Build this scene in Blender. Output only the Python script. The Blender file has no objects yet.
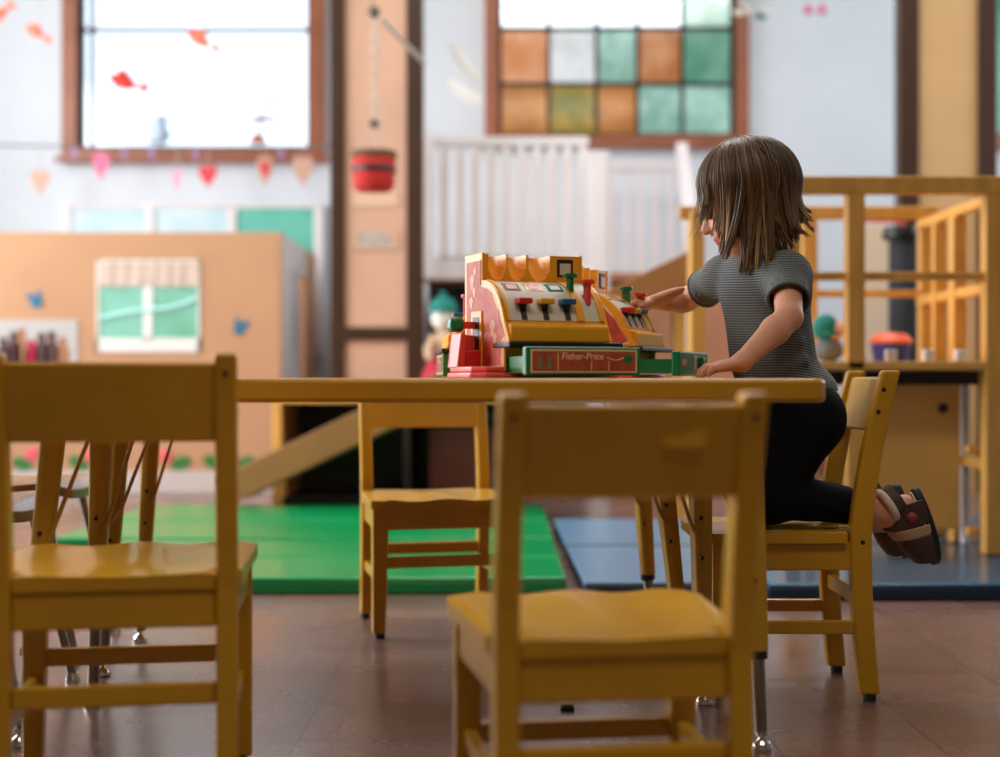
import bpy, math, random
import numpy as np
from mathutils import Vector, Matrix

random.seed(7)
rng = np.random.default_rng(7)
SC = bpy.context.scene
COL = SC.collection
PI = math.pi
R = math.radians
H = 0.58            # camera height, level with the table top
FP = 1000 / 36 * 50   # focal length in pixels of the 1000 px wide frame


def P(px, py, d):
    """point of the place that is seen at pixel (px, py) at depth d"""
    return Vector(((px - 500) * d / FP, d, H - (py - 378.5) * d / FP))


def L(c):
    """sRGB 0..255 -> linear rgba"""
    out = []
    for v in c:
        v = v / 255
        out.append(v / 12.92 if v <= 0.04045 else ((v + 0.055) / 1.055) ** 2.4)
    return (*out, 1.0)


# ------------------------------------------------------------------ materials
def mat(name, col, rough=0.5, metal=0.0, var=0.0, vscale=8.0, bump=0.0, bscale=60.0, spec=0.5,
        col2=None, coat=0.0, stretch=None, trans=0.0, emit=None, emit_s=0.0, sss=0.0):
    m = bpy.data.materials.new(name)
    m.use_nodes = True
    nt = m.node_tree
    b = nt.nodes['Principled BSDF']
    base = L(col)
    b.inputs['Base Color'].default_value = base
    b.inputs['Roughness'].default_value = rough
    b.inputs['Metallic'].default_value = metal
    b.inputs['Specular IOR Level'].default_value = spec
    b.inputs['Coat Weight'].default_value = coat
    b.inputs['Transmission Weight'].default_value = trans
    if sss:
        b.inputs['Subsurface Weight'].default_value = sss
        b.inputs['Subsurface Radius'].default_value = (0.01, 0.004, 0.002)
    if emit:
        b.inputs['Emission Color'].default_value = L(emit)
        b.inputs['Emission Strength'].default_value = emit_s
    tc = nt.nodes.new('ShaderNodeTexCoord')
    src = tc.outputs['Object']
    if stretch:
        mp = nt.nodes.new('ShaderNodeMapping')
        mp.inputs['Scale'].default_value = stretch
        nt.links.new(src, mp.inputs['Vector'])
        src = mp.outputs['Vector']
    if var or col2:
        n = nt.nodes.new('ShaderNodeTexNoise')
        n.inputs['Scale'].default_value = vscale
        n.inputs['Detail'].default_value = 5
        nt.links.new(src, n.inputs['Vector'])
        rp = nt.nodes.new('ShaderNodeValToRGB')
        c2 = L(col2) if col2 else tuple([max(0, v * (1 - var)) for v in base[:3]]) + (1,)
        rp.color_ramp.elements[0].position = 0.35
        rp.color_ramp.elements[1].position = 0.65
        rp.color_ramp.elements[0].color = c2
        rp.color_ramp.elements[1].color = base
        nt.links.new(n.outputs['Fac'], rp.inputs['Fac'])
        nt.links.new(rp.outputs['Color'], b.inputs['Base Color'])
    if bump:
        n2 = nt.nodes.new('ShaderNodeTexNoise')
        n2.inputs['Scale'].default_value = bscale
        n2.inputs['Detail'].default_value = 3
        nt.links.new(src, n2.inputs['Vector'])
        bp = nt.nodes.new('ShaderNodeBump')
        bp.inputs['Strength'].default_value = bump
        bp.inputs['Distance'].default_value = 0.002
        nt.links.new(n2.outputs['Fac'], bp.inputs['Height'])
        nt.links.new(bp.outputs['Normal'], b.inputs['Normal'])
    return m


M = {}
M['paint'] = mat('mustard_paint', (210, 154, 26), 0.27, var=0.16, vscale=5, bump=0.15, bscale=40, coat=0.15)
M['table'] = mat('table_paint', (206, 148, 26), 0.30, var=0.1, vscale=4, bump=0.1, bscale=40)
M['tleg'] = mat('table_leg_paint', (200, 150, 34), 0.34, var=0.1, vscale=9)
M['plug'] = mat('dark_plug', (38, 26, 16), 0.5)
M['rubber'] = mat('black_rubber', (24, 22, 20), 0.6)
M['steel'] = mat('brushed_steel', (150, 140, 132), 0.3, metal=1.0)
M['chrome'] = mat('chrome', (220, 215, 210), 0.08, metal=1.0)
M['darkrod'] = mat('brass_painted_rod', (140, 98, 40), 0.35, metal=0.2)
M['ply'] = mat('seat_plywood', (160, 114, 60), 0.25, var=0.2, vscale=6, stretch=(1, 8, 1))
M['card'] = mat('tan_board', (192, 144, 108), 0.75, var=0.06, vscale=3, bump=0.1)
M['cardedge'] = mat('tan_board_edge', (176, 128, 82), 0.75)
M['white'] = mat('white_paint', (232, 228, 224), 0.5, var=0.04, vscale=4)
M['whitewood'] = mat('white_gloss_wood', (232, 225, 226), 0.45, var=0.05, vscale=6)
M['wall'] = mat('wall_plaster', (218, 223, 229), 0.8, var=0.05, vscale=2, bump=0.1)
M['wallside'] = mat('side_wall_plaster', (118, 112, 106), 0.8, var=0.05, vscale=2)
M['ceil'] = mat('ceiling_plaster', (160, 156, 152), 0.85, var=0.04)
M['brown'] = mat('dark_stained_trim', (64, 37, 20), 0.4, var=0.25, vscale=6, stretch=(6, 6, 1))
M['winwood'] = mat('window_wood', (158, 92, 62), 0.4, var=0.2, vscale=6)
M['colpaper'] = mat('pilaster_paint', (206, 162, 136), 0.7, var=0.05, vscale=5)
M['colpaper2'] = mat('pilaster_ochre', (198, 156, 106), 0.7, var=0.05, vscale=5)
M['climb'] = mat('birch_climber', (228, 168, 82), 0.4, var=0.18, vscale=5, stretch=(5, 5, 1))
M['climbpanel'] = mat('birch_panel', (236, 178, 94), 0.45, var=0.12, vscale=4)
M['rampw'] = mat('ramp_wood', (164, 106, 56), 0.5, var=0.12, vscale=4)
M['terr'] = mat('terracotta_panel', (186, 128, 96), 0.6, var=0.1)
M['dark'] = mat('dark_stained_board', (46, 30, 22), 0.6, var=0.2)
M['char'] = mat('charcoal_curtain', (38, 36, 38), 0.9)  # shade under the loft, put into a charcoal colour
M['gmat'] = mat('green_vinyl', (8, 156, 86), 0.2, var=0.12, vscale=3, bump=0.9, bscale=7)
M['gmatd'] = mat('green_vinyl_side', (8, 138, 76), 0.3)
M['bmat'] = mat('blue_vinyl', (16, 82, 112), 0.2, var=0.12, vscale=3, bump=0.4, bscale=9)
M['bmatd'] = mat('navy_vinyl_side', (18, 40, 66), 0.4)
M['slab'] = mat('slate_blue_vinyl', (92, 128, 158), 0.33, var=0.08, vscale=3)  # blue vinyl with reflected sheen put into its paler colour
M['red'] = mat('red_plastic', (206, 40, 34), 0.3)
M['coral'] = mat('coral_plastic', (226, 72, 58), 0.35)
M['green'] = mat('green_plastic', (10, 116, 70), 0.28)
M['yellow'] = mat('yellow_plastic', (240, 166, 30), 0.55, spec=0.3)
M['yellowd'] = mat('orange_plastic', (244, 164, 34), 0.35)
M['kyellow'] = mat('key_yellow', (226, 170, 56), 0.35)
M['blue'] = mat('blue_plastic', (20, 96, 140), 0.3)
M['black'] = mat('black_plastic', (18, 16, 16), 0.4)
M['cream'] = mat('cream_panel', (214, 204, 186), 0.5, var=0.04)
M['litho'] = mat('pink_lithograph', (200, 86, 58), 0.55, col2=(176, 60, 42), vscale=45)
M['lithopale'] = mat('pale_lithograph', (216, 160, 132), 0.45, col2=(204, 132, 104), vscale=40)
M['lithoedge'] = mat('lithograph_border', (236, 206, 176), 0.45)
M['label'] = mat('brick_red_label', (150, 62, 38), 0.65, col2=(168, 80, 50), vscale=60)
M['skin'] = mat('skin', (226, 164, 134), 0.5, var=0.06, vscale=30, sss=0.12, spec=0.35)
M['lip'] = mat('lip', (196, 104, 96), 0.45)
M['leg'] = mat('black_leggings', (8, 9, 14), 0.9, spec=0.2)
M['sole'] = mat('black_sole', (20, 18, 18), 0.6)
M['strapb'] = mat('brown_strap', (78, 54, 46), 0.6, var=0.2, vscale=60)
M['strapp'] = mat('rose_strap', (150, 60, 62), 0.6)
M['straptan'] = mat('tan_strap', (196, 160, 130), 0.7)
M['lining'] = mat('pale_lining', (222, 206, 190), 0.8)
M['eyew'] = mat('eye_white', (230, 225, 220), 0.2)
M['iris'] = mat('eye_iris', (70, 52, 40), 0.2)
M['basket'] = mat('red_wool', (206, 44, 40), 0.85, var=0.3, vscale=40, bump=0.8, bscale=80)
M['basketd'] = mat('olive_wool', (92, 66, 34), 0.85, bump=0.8, bscale=80)
M['rope'] = mat('white_cord', (190, 182, 172), 0.7)
M['paperw'] = mat('white_paper', (232, 230, 226), 0.7)
M['paperg'] = mat('grey_print', (150, 146, 142), 0.7, col2=(190, 186, 180), vscale=30)
M['hred'] = mat('red_heart_paper', (212, 62, 72), 0.7)
M['hpink'] = mat('pink_heart_paper', (226, 110, 146), 0.7)
M['hlpink'] = mat('pale_pink_heart_paper', (238, 166, 186), 0.7)
M['htan'] = mat('tan_heart_paper', (206, 160, 140), 0.7)
M['lilac'] = mat('lilac_peg', (168, 140, 190), 0.6)
M['bird'] = mat('red_paper', (196, 52, 40), 0.7)
M['birdpale'] = mat('salmon_paper', (230, 118, 92), 0.7)
M['teal'] = mat('teal_felt', (20, 120, 112), 0.85)
M['tealp'] = mat('teal_paint', (86, 180, 160), 0.6, col2=(108, 196, 176), vscale=4)
M['skyp'] = mat('pale_blue_paint', (176, 214, 226), 0.6, col2=(226, 236, 238), vscale=3)
M['butter'] = mat('blue_sticker', (28, 112, 150), 0.6)
M['rose'] = mat('rose_paint', (232, 92, 104), 0.7)
M['leaf'] = mat('leaf_paint', (52, 118, 52), 0.7)
M['scene'] = mat('painted_meadow', (108, 176, 144), 0.7, col2=(138, 196, 182), vscale=3)
M['curtain'] = mat('painted_curtain', (192, 164, 150), 0.8, col2=(216, 198, 184), vscale=14, stretch=(6, 1, 0.3))
M['ribbon'] = mat('pale_ribbon_paint', (176, 226, 222), 0.7)
M['magenta'] = mat('magenta_felt', (176, 26, 62), 0.85)
M['greyfelt'] = mat('grey_felt', (110, 112, 118), 0.9)
M['peach'] = mat('peach_felt', (226, 168, 144), 0.85)
M['bluebin'] = mat('blue_bin_plastic', (30, 44, 130), 0.5)
M['orange'] = mat('orange_plastic_lid', (224, 96, 52), 0.5)
M['beige'] = mat('beige_screen', (214, 190, 164), 0.8)
M['rollmat'] = mat('black_rolled_mat', (34, 36, 42), 0.8)
M['lightblue'] = mat('light_blue_cloth', (150, 190, 208), 0.8)
M['photo_sky'] = mat('poster_print', (184, 178, 176), 0.6)
M['photo_dark'] = mat('poster_dark_figures', (58, 34, 32), 0.6, col2=(92, 52, 44), vscale=30)
M['photo_tan'] = mat('poster_tan_figures', (160, 104, 70), 0.6)
M['glassblue'] = mat('blue_glass', (196, 216, 236), 0.15)
M['pinkcloth'] = mat('pink_cloth', (226, 130, 130), 0.8)


def floor_mat():
    m = bpy.data.materials.new('linoleum')
    m.use_nodes = True
    nt = m.node_tree
    b = nt.nodes['Principled BSDF']
    tc = nt.nodes.new('ShaderNodeTexCoord')
    n = nt.nodes.new('ShaderNodeTexNoise'); n.inputs['Scale'].default_value = 2.2; n.inputs['Detail'].default_value = 6
    n2 = nt.nodes.new('ShaderNodeTexNoise'); n2.inputs['Scale'].default_value = 130; n2.inputs['Detail'].default_value = 3
    br = nt.nodes.new('ShaderNodeTexBrick')
    br.offset = 0.0
    br.inputs['Scale'].default_value = 1.0
    br.inputs['Brick Width'].default_value = 0.253
    br.inputs['Row Height'].default_value = 0.253
    br.inputs['Mortar Size'].default_value = 0.0016
    br.inputs['Mortar Smooth'].default_value = 0.2
    br.inputs['Bias'].default_value = 0.0
    br.inputs['Color1'].default_value = L((136, 102, 91))
    br.inputs['Color2'].default_value = L((118, 90, 81))
    br.inputs['Mortar'].default_value = L((78, 52, 46))
    mp = nt.nodes.new('ShaderNodeMapping'); mp.inputs['Location'].default_value = (0.07, 0.05, 0)
    nt.links.new(tc.outputs['Object'], mp.inputs['Vector'])
    nt.links.new(mp.outputs['Vector'], br.inputs['Vector'])
    nt.links.new(tc.outputs['Object'], n.inputs['Vector'])
    nt.links.new(tc.outputs['Object'], n2.inputs['Vector'])
    mx = nt.nodes.new('ShaderNodeMix'); mx.data_type = 'RGBA'; mx.blend_type = 'MULTIPLY'
    mx.inputs[0].default_value = 0.7
    rp = nt.nodes.new('ShaderNodeValToRGB')
    rp.color_ramp.elements[0].color = (0.55, 0.55, 0.55, 1); rp.color_ramp.elements[0].position = 0.3
    rp.color_ramp.elements[1].color = (1, 1, 1, 1); rp.color_ramp.elements[1].position = 0.7
    nt.links.new(n2.outputs['Fac'], rp.inputs['Fac'])
    nt.links.new(br.outputs['Color'], mx.inputs[6])
    nt.links.new(rp.outputs['Color'], mx.inputs[7])
    nt.links.new(mx.outputs[2], b.inputs['Base Color'])
    r2 = nt.nodes.new('ShaderNodeMapRange')
    r2.inputs['From Min'].default_value = 0.3; r2.inputs['From Max'].default_value = 0.7; r2.inputs['To Min'].default_value = 0.17; r2.inputs['To Max'].default_value = 0.36
    nt.links.new(n.outputs['Fac'], r2.inputs['Value'])
    nt.links.new(r2.outputs['Result'], b.inputs['Roughness'])
    n3 = nt.nodes.new('ShaderNodeTexNoise'); n3.inputs['Scale'].default_value = 22; n3.inputs['Detail'].default_value = 8; n3.inputs['Roughness'].default_value = 0.7
    mp3 = nt.nodes.new('ShaderNodeMapping'); mp3.inputs['Scale'].default_value = (0.35, 1.6, 1)
    nt.links.new(tc.outputs['Object'], mp3.inputs['Vector']); nt.links.new(mp3.outputs['Vector'], n3.inputs['Vector'])
    bp = nt.nodes.new('ShaderNodeBump'); bp.inputs['Strength'].default_value = 0.30; bp.inputs['Distance'].default_value = 0.0015
    nt.links.new(n3.outputs['Fac'], bp.inputs['Height'])
    nt.links.new(bp.outputs['Normal'], b.inputs['Normal'])
    b.inputs['Specular IOR Level'].default_value = 0.9
    return m


M['floor'] = floor_mat()


def glass_mat(name, tint, tint2=None, scale=6, gloss=0.06):
    """thin coloured window glass (tint given for both faces together): filtered light, a little gloss"""
    tint = [min(1, 0.93 * v ** 0.5) for v in tint]
    tint2 = [min(1, 0.93 * v ** 0.5) for v in tint2] if tint2 else None
    m = bpy.data.materials.new(name)
    m.use_nodes = True
    nt = m.node_tree
    nt.nodes.remove(nt.nodes['Principled BSDF'])
    out = nt.nodes['Material Output']
    t = nt.nodes.new('ShaderNodeBsdfTransparent')
    t.inputs['Color'].default_value = (*tint, 1)
    if tint2:
        tc = nt.nodes.new('ShaderNodeTexCoord')
        n = nt.nodes.new('ShaderNodeTexNoise'); n.inputs['Scale'].default_value = scale; n.inputs['Detail'].default_value = 4
        rp = nt.nodes.new('ShaderNodeValToRGB')
        rp.color_ramp.elements[0].color = (*tint, 1); rp.color_ramp.elements[0].position = 0.42
        rp.color_ramp.elements[1].color = (*tint2, 1); rp.color_ramp.elements[1].position = 0.62
        nt.links.new(tc.outputs['Object'], n.inputs['Vector'])
        nt.links.new(n.outputs['Fac'], rp.inputs['Fac'])
        nt.links.new(rp.outputs['Color'], t.inputs['Color'])
    g = nt.nodes.new('ShaderNodeBsdfGlossy'); g.inputs['Roughness'].default_value = 0.1
    mx = nt.nodes.new('ShaderNodeMixShader'); mx.inputs[0].default_value = gloss
    nt.links.new(t.outputs[0], mx.inputs[1]); nt.links.new(g.outputs[0], mx.inputs[2])
    nt.links.new(mx.outputs[0], out.inputs['Surface'])
    return m


def stripe_mat():
    m = bpy.data.materials.new('striped_jersey')
    m.use_nodes = True
    nt = m.node_tree
    b = nt.nodes['Principled BSDF']; b.inputs['Roughness'].default_value = 0.9
    b.inputs['Specular IOR Level'].default_value = 0.2
    at = nt.nodes.new('ShaderNodeAttribute'); at.attribute_name = 'stripe'
    n = nt.nodes.new('ShaderNodeTexNoise'); n.inputs['Scale'].default_value = 260; n.inputs['Detail'].default_value = 2
    tc = nt.nodes.new('ShaderNodeTexCoord')
    nt.links.new(tc.outputs['Object'], n.inputs['Vector'])
    mul = nt.nodes.new('ShaderNodeMath'); mul.operation = 'MULTIPLY_ADD'
    mul.inputs[1].default_value = 0.22; 
    nt.links.new(n.outputs['Fac'], mul.inputs[0])
    nt.links.new(at.outputs['Fac'], mul.inputs[2])
    fr = nt.nodes.new('ShaderNodeMath'); fr.operation = 'FRACT'
    nt.links.new(mul.outputs[0], fr.inputs[0])
    rp = nt.nodes.new('ShaderNodeValToRGB')
    rp.color_ramp.elements[0].position = 0.5; rp.color_ramp.elements[0].color = L((80, 85, 88))
    rp.color_ramp.elements[1].position = 0.66; rp.color_ramp.elements[1].color = L((138, 141, 139))
    e = rp.color_ramp.elements.new(0.86); e.color = L((138, 141, 139))
    e = rp.color_ramp.elements.new(0.99); e.color = L((80, 85, 88))
    nt.links.new(fr.outputs[0], rp.inputs['Fac'])
    nt.links.new(rp.outputs['Color'], b.inputs['Base Color'])
    return m


M['shirt'] = stripe_mat()


def hair_mat():
    m = bpy.data.materials.new('hair')
    m.use_nodes = True
    nt = m.node_tree
    b = nt.nodes['Principled BSDF']; b.inputs['Roughness'].default_value = 0.42
    b.inputs['Specular IOR Level'].default_value = 0.45
    at = nt.nodes.new('ShaderNodeAttribute'); at.attribute_name = 'tone'
    rp = nt.nodes.new('ShaderNodeValToRGB')
    rp.color_ramp.elements[0].position = 0.0; rp.color_ramp.elements[0].color = L((62, 44, 28))
    rp.color_ramp.elements[1].position = 1.0; rp.color_ramp.elements[1].color = L((206, 172, 128))
    e = rp.color_ramp.elements.new(0.45); e.color = L((116, 86, 54))
    nt.links.new(at.outputs['Fac'], rp.inputs['Fac'])
    nt.links.new(rp.outputs['Color'], b.inputs['Base Color'])
    return m


M['hair'] = hair_mat()


# ------------------------------------------------------------------ mesh builder
class MB:
    def __init__(s):
        s.v = []; s.f = []; s.mi = []; s.cur = 0

    def add(s, vs, fs, mi=None):
        b = len(s.v)
        s.v += [tuple(v) for v in vs]
        s.f += [tuple(i + b for i in f) for f in fs]
        s.mi += [s.cur if mi is None else mi] * len(fs)
        return s

    def box(s, lo, hi, mi=None, mtx=None):
        x0, y0, z0 = lo; x1, y1, z1 = hi
        vs = [Vector(c) for c in ((x0, y0, z0), (x1, y0, z0), (x1, y1, z0), (x0, y1, z0),
                                  (x0, y0, z1), (x1, y0, z1), (x1, y1, z1), (x0, y1, z1))]
        if mtx is not None:
            vs = [mtx @ v for v in vs]
        return s.add(vs, [(0, 3, 2, 1), (4, 5, 6, 7), (0, 1, 5, 4), (1, 2, 6, 5), (2, 3, 7, 6), (3, 0, 4, 7)], mi)

    def sweep(s, rings, cap=True, closed=False, mi=None):
        """rings: list of equal-length vertex loops"""
        n = len(rings[0]); b = []
        for r in rings: b += list(r)
        fs = []
        m = len(rings)
        for i in range(m if closed else m - 1):
            a0 = i * n; a1 = ((i + 1) % m) * n
            for j in range(n):
                k = (j + 1) % n
                fs.append((a0 + j, a0 + k, a1 + k, a1 + j))
        if cap and not closed:
            fs.append(tuple(range(n - 1, -1, -1)))
            fs.append(tuple((m - 1) * n + j for j in range(n)))
        return s.add(b, fs, mi)

    def bar(s, a, b, w, d, up=(0, 0, 1), w2=None, d2=None, mi=None):
        """rectangular bar from a to b; w across, d along the 'up' side"""
        a = Vector(a); b = Vector(b); t = (b - a).normalized(); up = Vector(up)
        x = t.cross(up)
        if x.length < 1e-5: x = t.cross(Vector((0, 1, 0)))
        x.normalize(); y = x.cross(t).normalized()
        w2 = w if w2 is None else w2; d2 = d if d2 is None else d2
        rs = []
        for p, ww, dd in ((a, w, d), (b, w2, d2)):
            rs.append([p - x * ww / 2 - y * dd / 2, p + x * ww / 2 - y * dd / 2, p + x * ww / 2 + y * dd / 2, p - x * ww / 2 + y * dd / 2])
        return s.sweep(rs, mi=mi)

    def tube(s, pts, r, n=10, cap=True, closed=False, mi=None):
        pts = [Vector(p) for p in pts]
        m = len(pts)
        rr = r if isinstance(r, (list, tuple, np.ndarray)) else [r] * m
        rings = []; ref = None
        for i, p in enumerate(pts):
            if closed: t = pts[(i + 1) % m] - pts[i - 1]
            else: t = pts[min(i + 1, m - 1)] - pts[max(i - 1, 0)]
            t.normalize()
            if ref is None:
                ref = Vector((0, 0, 1)) if abs(t.z) < 0.9 else Vector((1, 0, 0))
            x = t.cross(ref)
            if x.length < 1e-6: x = t.orthogonal()
            x.normalize(); y = x.cross(t).normalized(); ref = y
            rings.append([p + (x * math.cos(2 * PI * k / n) + y * math.sin(2 * PI * k / n)) * rr[i] for k in range(n)])
        return s.sweep(rings, cap, closed, mi)

    def lathe(s, prof, c=(0, 0, 0), n=20, axis=None, mi=None):
        """prof: list of (radius, height)"""
        c = Vector(c)
        q = Vector((0, 0, 1)).rotation_difference(Vector(axis)) if axis is not None else None
        rings = []
        for r, h in prof:
            ring = []
            for k in range(n):
                v = Vector((r * math.cos(2 * PI * k / n), r * math.sin(2 * PI * k / n), h))
                if q: v = q @ v
                ring.append(c + v)
            rings.append(ring)
        return s.sweep(rings, mi=mi)

    def ball(s, c, r, n=16, m=10, mtx=None, mi=None):
        rx = r if isinstance(r, (tuple, list)) else (r, r, r)
        rings = []
        for i in range(m + 1):
            th = PI * max(0.02, min(m - 0.02, i)) / m
            ring = []
            for k in range(n):
                v = Vector((rx[0] * math.sin(th) * math.cos(2 * PI * k / n), rx[1] * math.sin(th) * math.sin(2 * PI * k / n), -rx[2] * math.cos(th)))
                if mtx is not None: v = mtx @ v
                ring.append(Vector(c) + v)
            rings.append(ring)
        return s.sweep(rings, mi=mi)

    def prism(s, poly, mtx, h, mi=None):
        """polygon (2-D) in the local xy plane, extruded by h in local z, placed by mtx"""
        n = len(poly)
        a = [mtx @ Vector((x, y, 0)) for x, y in poly]
        b = [mtx @ Vector((x, y, h)) for x, y in poly]
        fs = [tuple(range(n - 1, -1, -1)), tuple(range(n, 2 * n))]
        fs += [(i, (i + 1) % n, n + (i + 1) % n, n + i) for i in range(n)]
        return s.add(a + b, fs, mi)

    def build(s, name, mats, parent=None, bevel=0.0, smooth=None, seg=2, sub=0):
        me = bpy.data.meshes.new(name)
        me.from_pydata(s.v, [], s.f)
        mats = mats if isinstance(mats, (list, tuple)) else [mats]
        for m in mats: me.materials.append(m)
        if any(s.mi): me.polygons.foreach_set('material_index', s.mi)
        import bmesh
        bm = bmesh.new(); bm.from_mesh(me)
        bmesh.ops.recalc_face_normals(bm, faces=bm.faces)
        bm.to_mesh(me); bm.free()
        me.update()
        o = bpy.data.objects.new(name, me)
        COL.objects.link(o)
        if parent is not None: o.parent = parent
        if bevel:
            bv = o.modifiers.new('bevel', 'BEVEL'); bv.width = bevel; bv.segments = seg; bv.limit_method = 'ANGLE'; bv.angle_limit = R(40)
        if sub:
            ss = o.modifiers.new('sub', 'SUBSURF'); ss.levels = sub; ss.render_levels = sub
        if smooth is not None:
            for p in me.polygons: p.use_smooth = True
            me.set_sharp_from_angle(angle=R(smooth))
        return o


def tag(o, label=None, cat=None, group=None, kind=None):
    if label: o['label'] = label
    if cat: o['category'] = cat
    if group: o['group'] = group
    if kind: o['kind'] = kind
    return o


def empty(name, loc=(0, 0, 0), rz=0.0):
    o = bpy.data.objects.new(name, None)
    o.empty_display_size = 0.05
    COL.objects.link(o)
    o.location = loc; o.rotation_euler = (0, 0, rz)
    return o


def struct(o):
    o['kind'] = 'structure'
    return o


def face_mtx(origin, right, up):
    """matrix whose local x = right, y = up, z = right x up"""
    r = Vector(right).normalized(); u = Vector(up).normalized(); n = r.cross(u)
    m = Matrix.Identity(4)
    for i in range(3):
        m[i][0] = r[i]; m[i][1] = u[i]; m[i][2] = n[i]; m[i][3] = Vector(origin)[i]
    return m


FRONT = lambda o: face_mtx(o, (1, 0, 0), (0, 0, 1))   # local z looks towards the camera (-Y)

# ------------------------------------------------------------------ signed-distance modelling (bodies, cloth, hair)
class Field:
    def __init__(s, lo, hi, h):
        s.lo = np.array(lo, np.float32); s.h = h
        s.n = np.ceil((np.array(hi) - s.lo) / h).astype(int) + 1
        s.a = np.full(tuple(s.n), 0.5, np.float32)

    def block(s, lo, hi, pad):
        i0 = np.clip(np.floor((np.array(lo) - pad - s.lo) / s.h).astype(int), 0, s.n)
        i1 = np.clip(np.ceil((np.array(hi) + pad - s.lo) / s.h).astype(int) + 1, 0, s.n)
        ax = [s.lo[k] + s.h * np.arange(i0[k], i1[k], dtype=np.float32) for k in range(3)]
        g = np.meshgrid(*ax, indexing='ij')
        return tuple(slice(i0[k], i1[k]) for k in range(3)), g

    def merge(s, sl, d, k, sub=False):
        a = s.a[sl]
        if sub:
            s.a[sl] = np.maximum(a, -d); return
        if k <= 0:
            s.a[sl] = np.minimum(a, d); return
        t = np.clip(0.5 + 0.5 * (a - d) / k, 0, 1)
        s.a[sl] = a * (1 - t) + d * t - k * t * (1 - t)

    def cone(s, a, b, r1, r2, k=0.012, sub=False, cut=None):
        a = np.array(a, np.float32); b = np.array(b, np.float32)
        rm = max(r1, r2)
        sl, (x, y, z) = s.block(np.minimum(a, b) - rm, np.maximum(a, b) + rm, 0.03 + k)
        ab = b - a; L2 = float(ab @ ab) + 1e-9
        t = np.clip(((x - a[0]) * ab[0] + (y - a[1]) * ab[1] + (z - a[2]) * ab[2]) / L2, 0, 1)
        d = np.sqrt((x - a[0] - t * ab[0]) ** 2 + (y - a[1] - t * ab[1]) ** 2 + (z - a[2] - t * ab[2]) ** 2) - (r1 + t * (r2 - r1))
        if cut is not None:      # plane: point, normal (kept where (p-point).normal < 0)
            cp, cn = np.array(cut[0]), np.array(cut[1]); cn = cn / np.linalg.norm(cn)
            d = np.maximum(d, (x - cp[0]) * cn[0] + (y - cp[1]) * cn[1] + (z - cp[2]) * cn[2])
        s.merge(sl, d, k, sub)

    def ell(s, c, r, axes=None, k=0.02, sub=False):
        c = np.array(c, np.float32); rm = max(r)
        sl, (x, y, z) = s.block(c - rm, c + rm, 0.03 + k)
        x, y, z = x - c[0], y - c[1], z - c[2]
        if axes is not None:
            A = [np.array(v) for v in axes]
            x, y, z = [v[0] * x + v[1] * y + v[2] * z for v in A]
        k0 = np.sqrt((x / r[0]) ** 2 + (y / r[1]) ** 2 + (z / r[2]) ** 2)
        k1 = np.sqrt((x / r[0] ** 2) ** 2 + (y / r[1] ** 2) ** 2 + (z / r[2] ** 2) ** 2) + 1e-9
        s.merge(sl, k0 * (k0 - 1) / k1, k, sub)

    def plane(s, p, n):
        """cut away the side the normal points to"""
        n = np.array(n, np.float32); n /= np.linalg.norm(n); p = np.array(p, np.float32)
        ax = [s.lo[k] + s.h * np.arange(s.n[k], dtype=np.float32) for k in range(3)]
        d = (ax[0] - p[0])[:, None, None] * n[0] + (ax[1] - p[1])[None, :, None] * n[1] + (ax[2] - p[2])[None, None, :] * n[2]
        s.a = np.maximum(s.a, d)

    def mesh(s):
        a = s.a; nx, ny, nz = a.shape
        ins = a < 0
        cnt = np.zeros((nx - 1, ny - 1, nz - 1), np.int8)
        for dx in (0, 1):
            for dy in (0, 1):
                for dz in (0, 1):
                    cnt += ins[dx:nx - 1 + dx, dy:ny - 1 + dy, dz:nz - 1 + dz]
        act = np.argwhere((cnt > 0) & (cnt < 8))
        idx = np.full(cnt.shape, -1, np.int64)
        idx[act[:, 0], act[:, 1], act[:, 2]] = np.arange(len(act))
        corners = np.array([(i, j, k) for i in (0, 1) for j in (0, 1) for k in (0, 1)])
        vals = np.stack([a[act[:, 0] + c[0], act[:, 1] + c[1], act[:, 2] + c[2]] for c in corners], 1)
        acc = np.zeros((len(act), 3)); num = np.zeros(len(act))
        for i in range(8):
            for j in range(i + 1, 8):
                if np.abs(corners[i] - corners[j]).sum() != 1: continue
                va, vb = vals[:, i], vals[:, j]
                m = (va < 0) != (vb < 0)
                t = np.where(m, va / np.where(m, va - vb, 1), 0)
                p = corners[i] + t[:, None] * (corners[j] - corners[i])
                acc += p * m[:, None]; num += m
        verts = (acc / num[:, None] + act) * s.h + s.lo
        faces = []
        for ax in range(3):
            sh = [slice(None)] * 3; sh2 = [slice(None)] * 3
            sh[ax] = slice(0, a.shape[ax] - 1); sh2[ax] = slice(1, None)
            e = ins[tuple(sh)] != ins[tuple(sh2)]
            E = np.argwhere(e)
            o1, o2 = [(1, 2), (2, 0), (0, 1)][ax]
            ok = (E[:, o1] > 0) & (E[:, o2] > 0) & (E[:, o1] < a.shape[o1] - 1) & (E[:, o2] < a.shape[o2] - 1)
            E = E[ok]
            q = []
            for d1, d2 in ((1, 1), (0, 1), (0, 0), (1, 0)):
                C = E.copy(); C[:, o1] -= d1; C[:, o2] -= d2
                q.append(idx[C[:, 0], C[:, 1], C[:, 2]])
            q = np.stack(q, 1)
            flip = ~ins[E[:, 0], E[:, 1], E[:, 2]]
            q[flip] = q[flip][:, ::-1]
            faces.append(q)
        F = np.concatenate(faces)
        F = F[(F >= 0).all(1)]
        return verts, F

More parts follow.
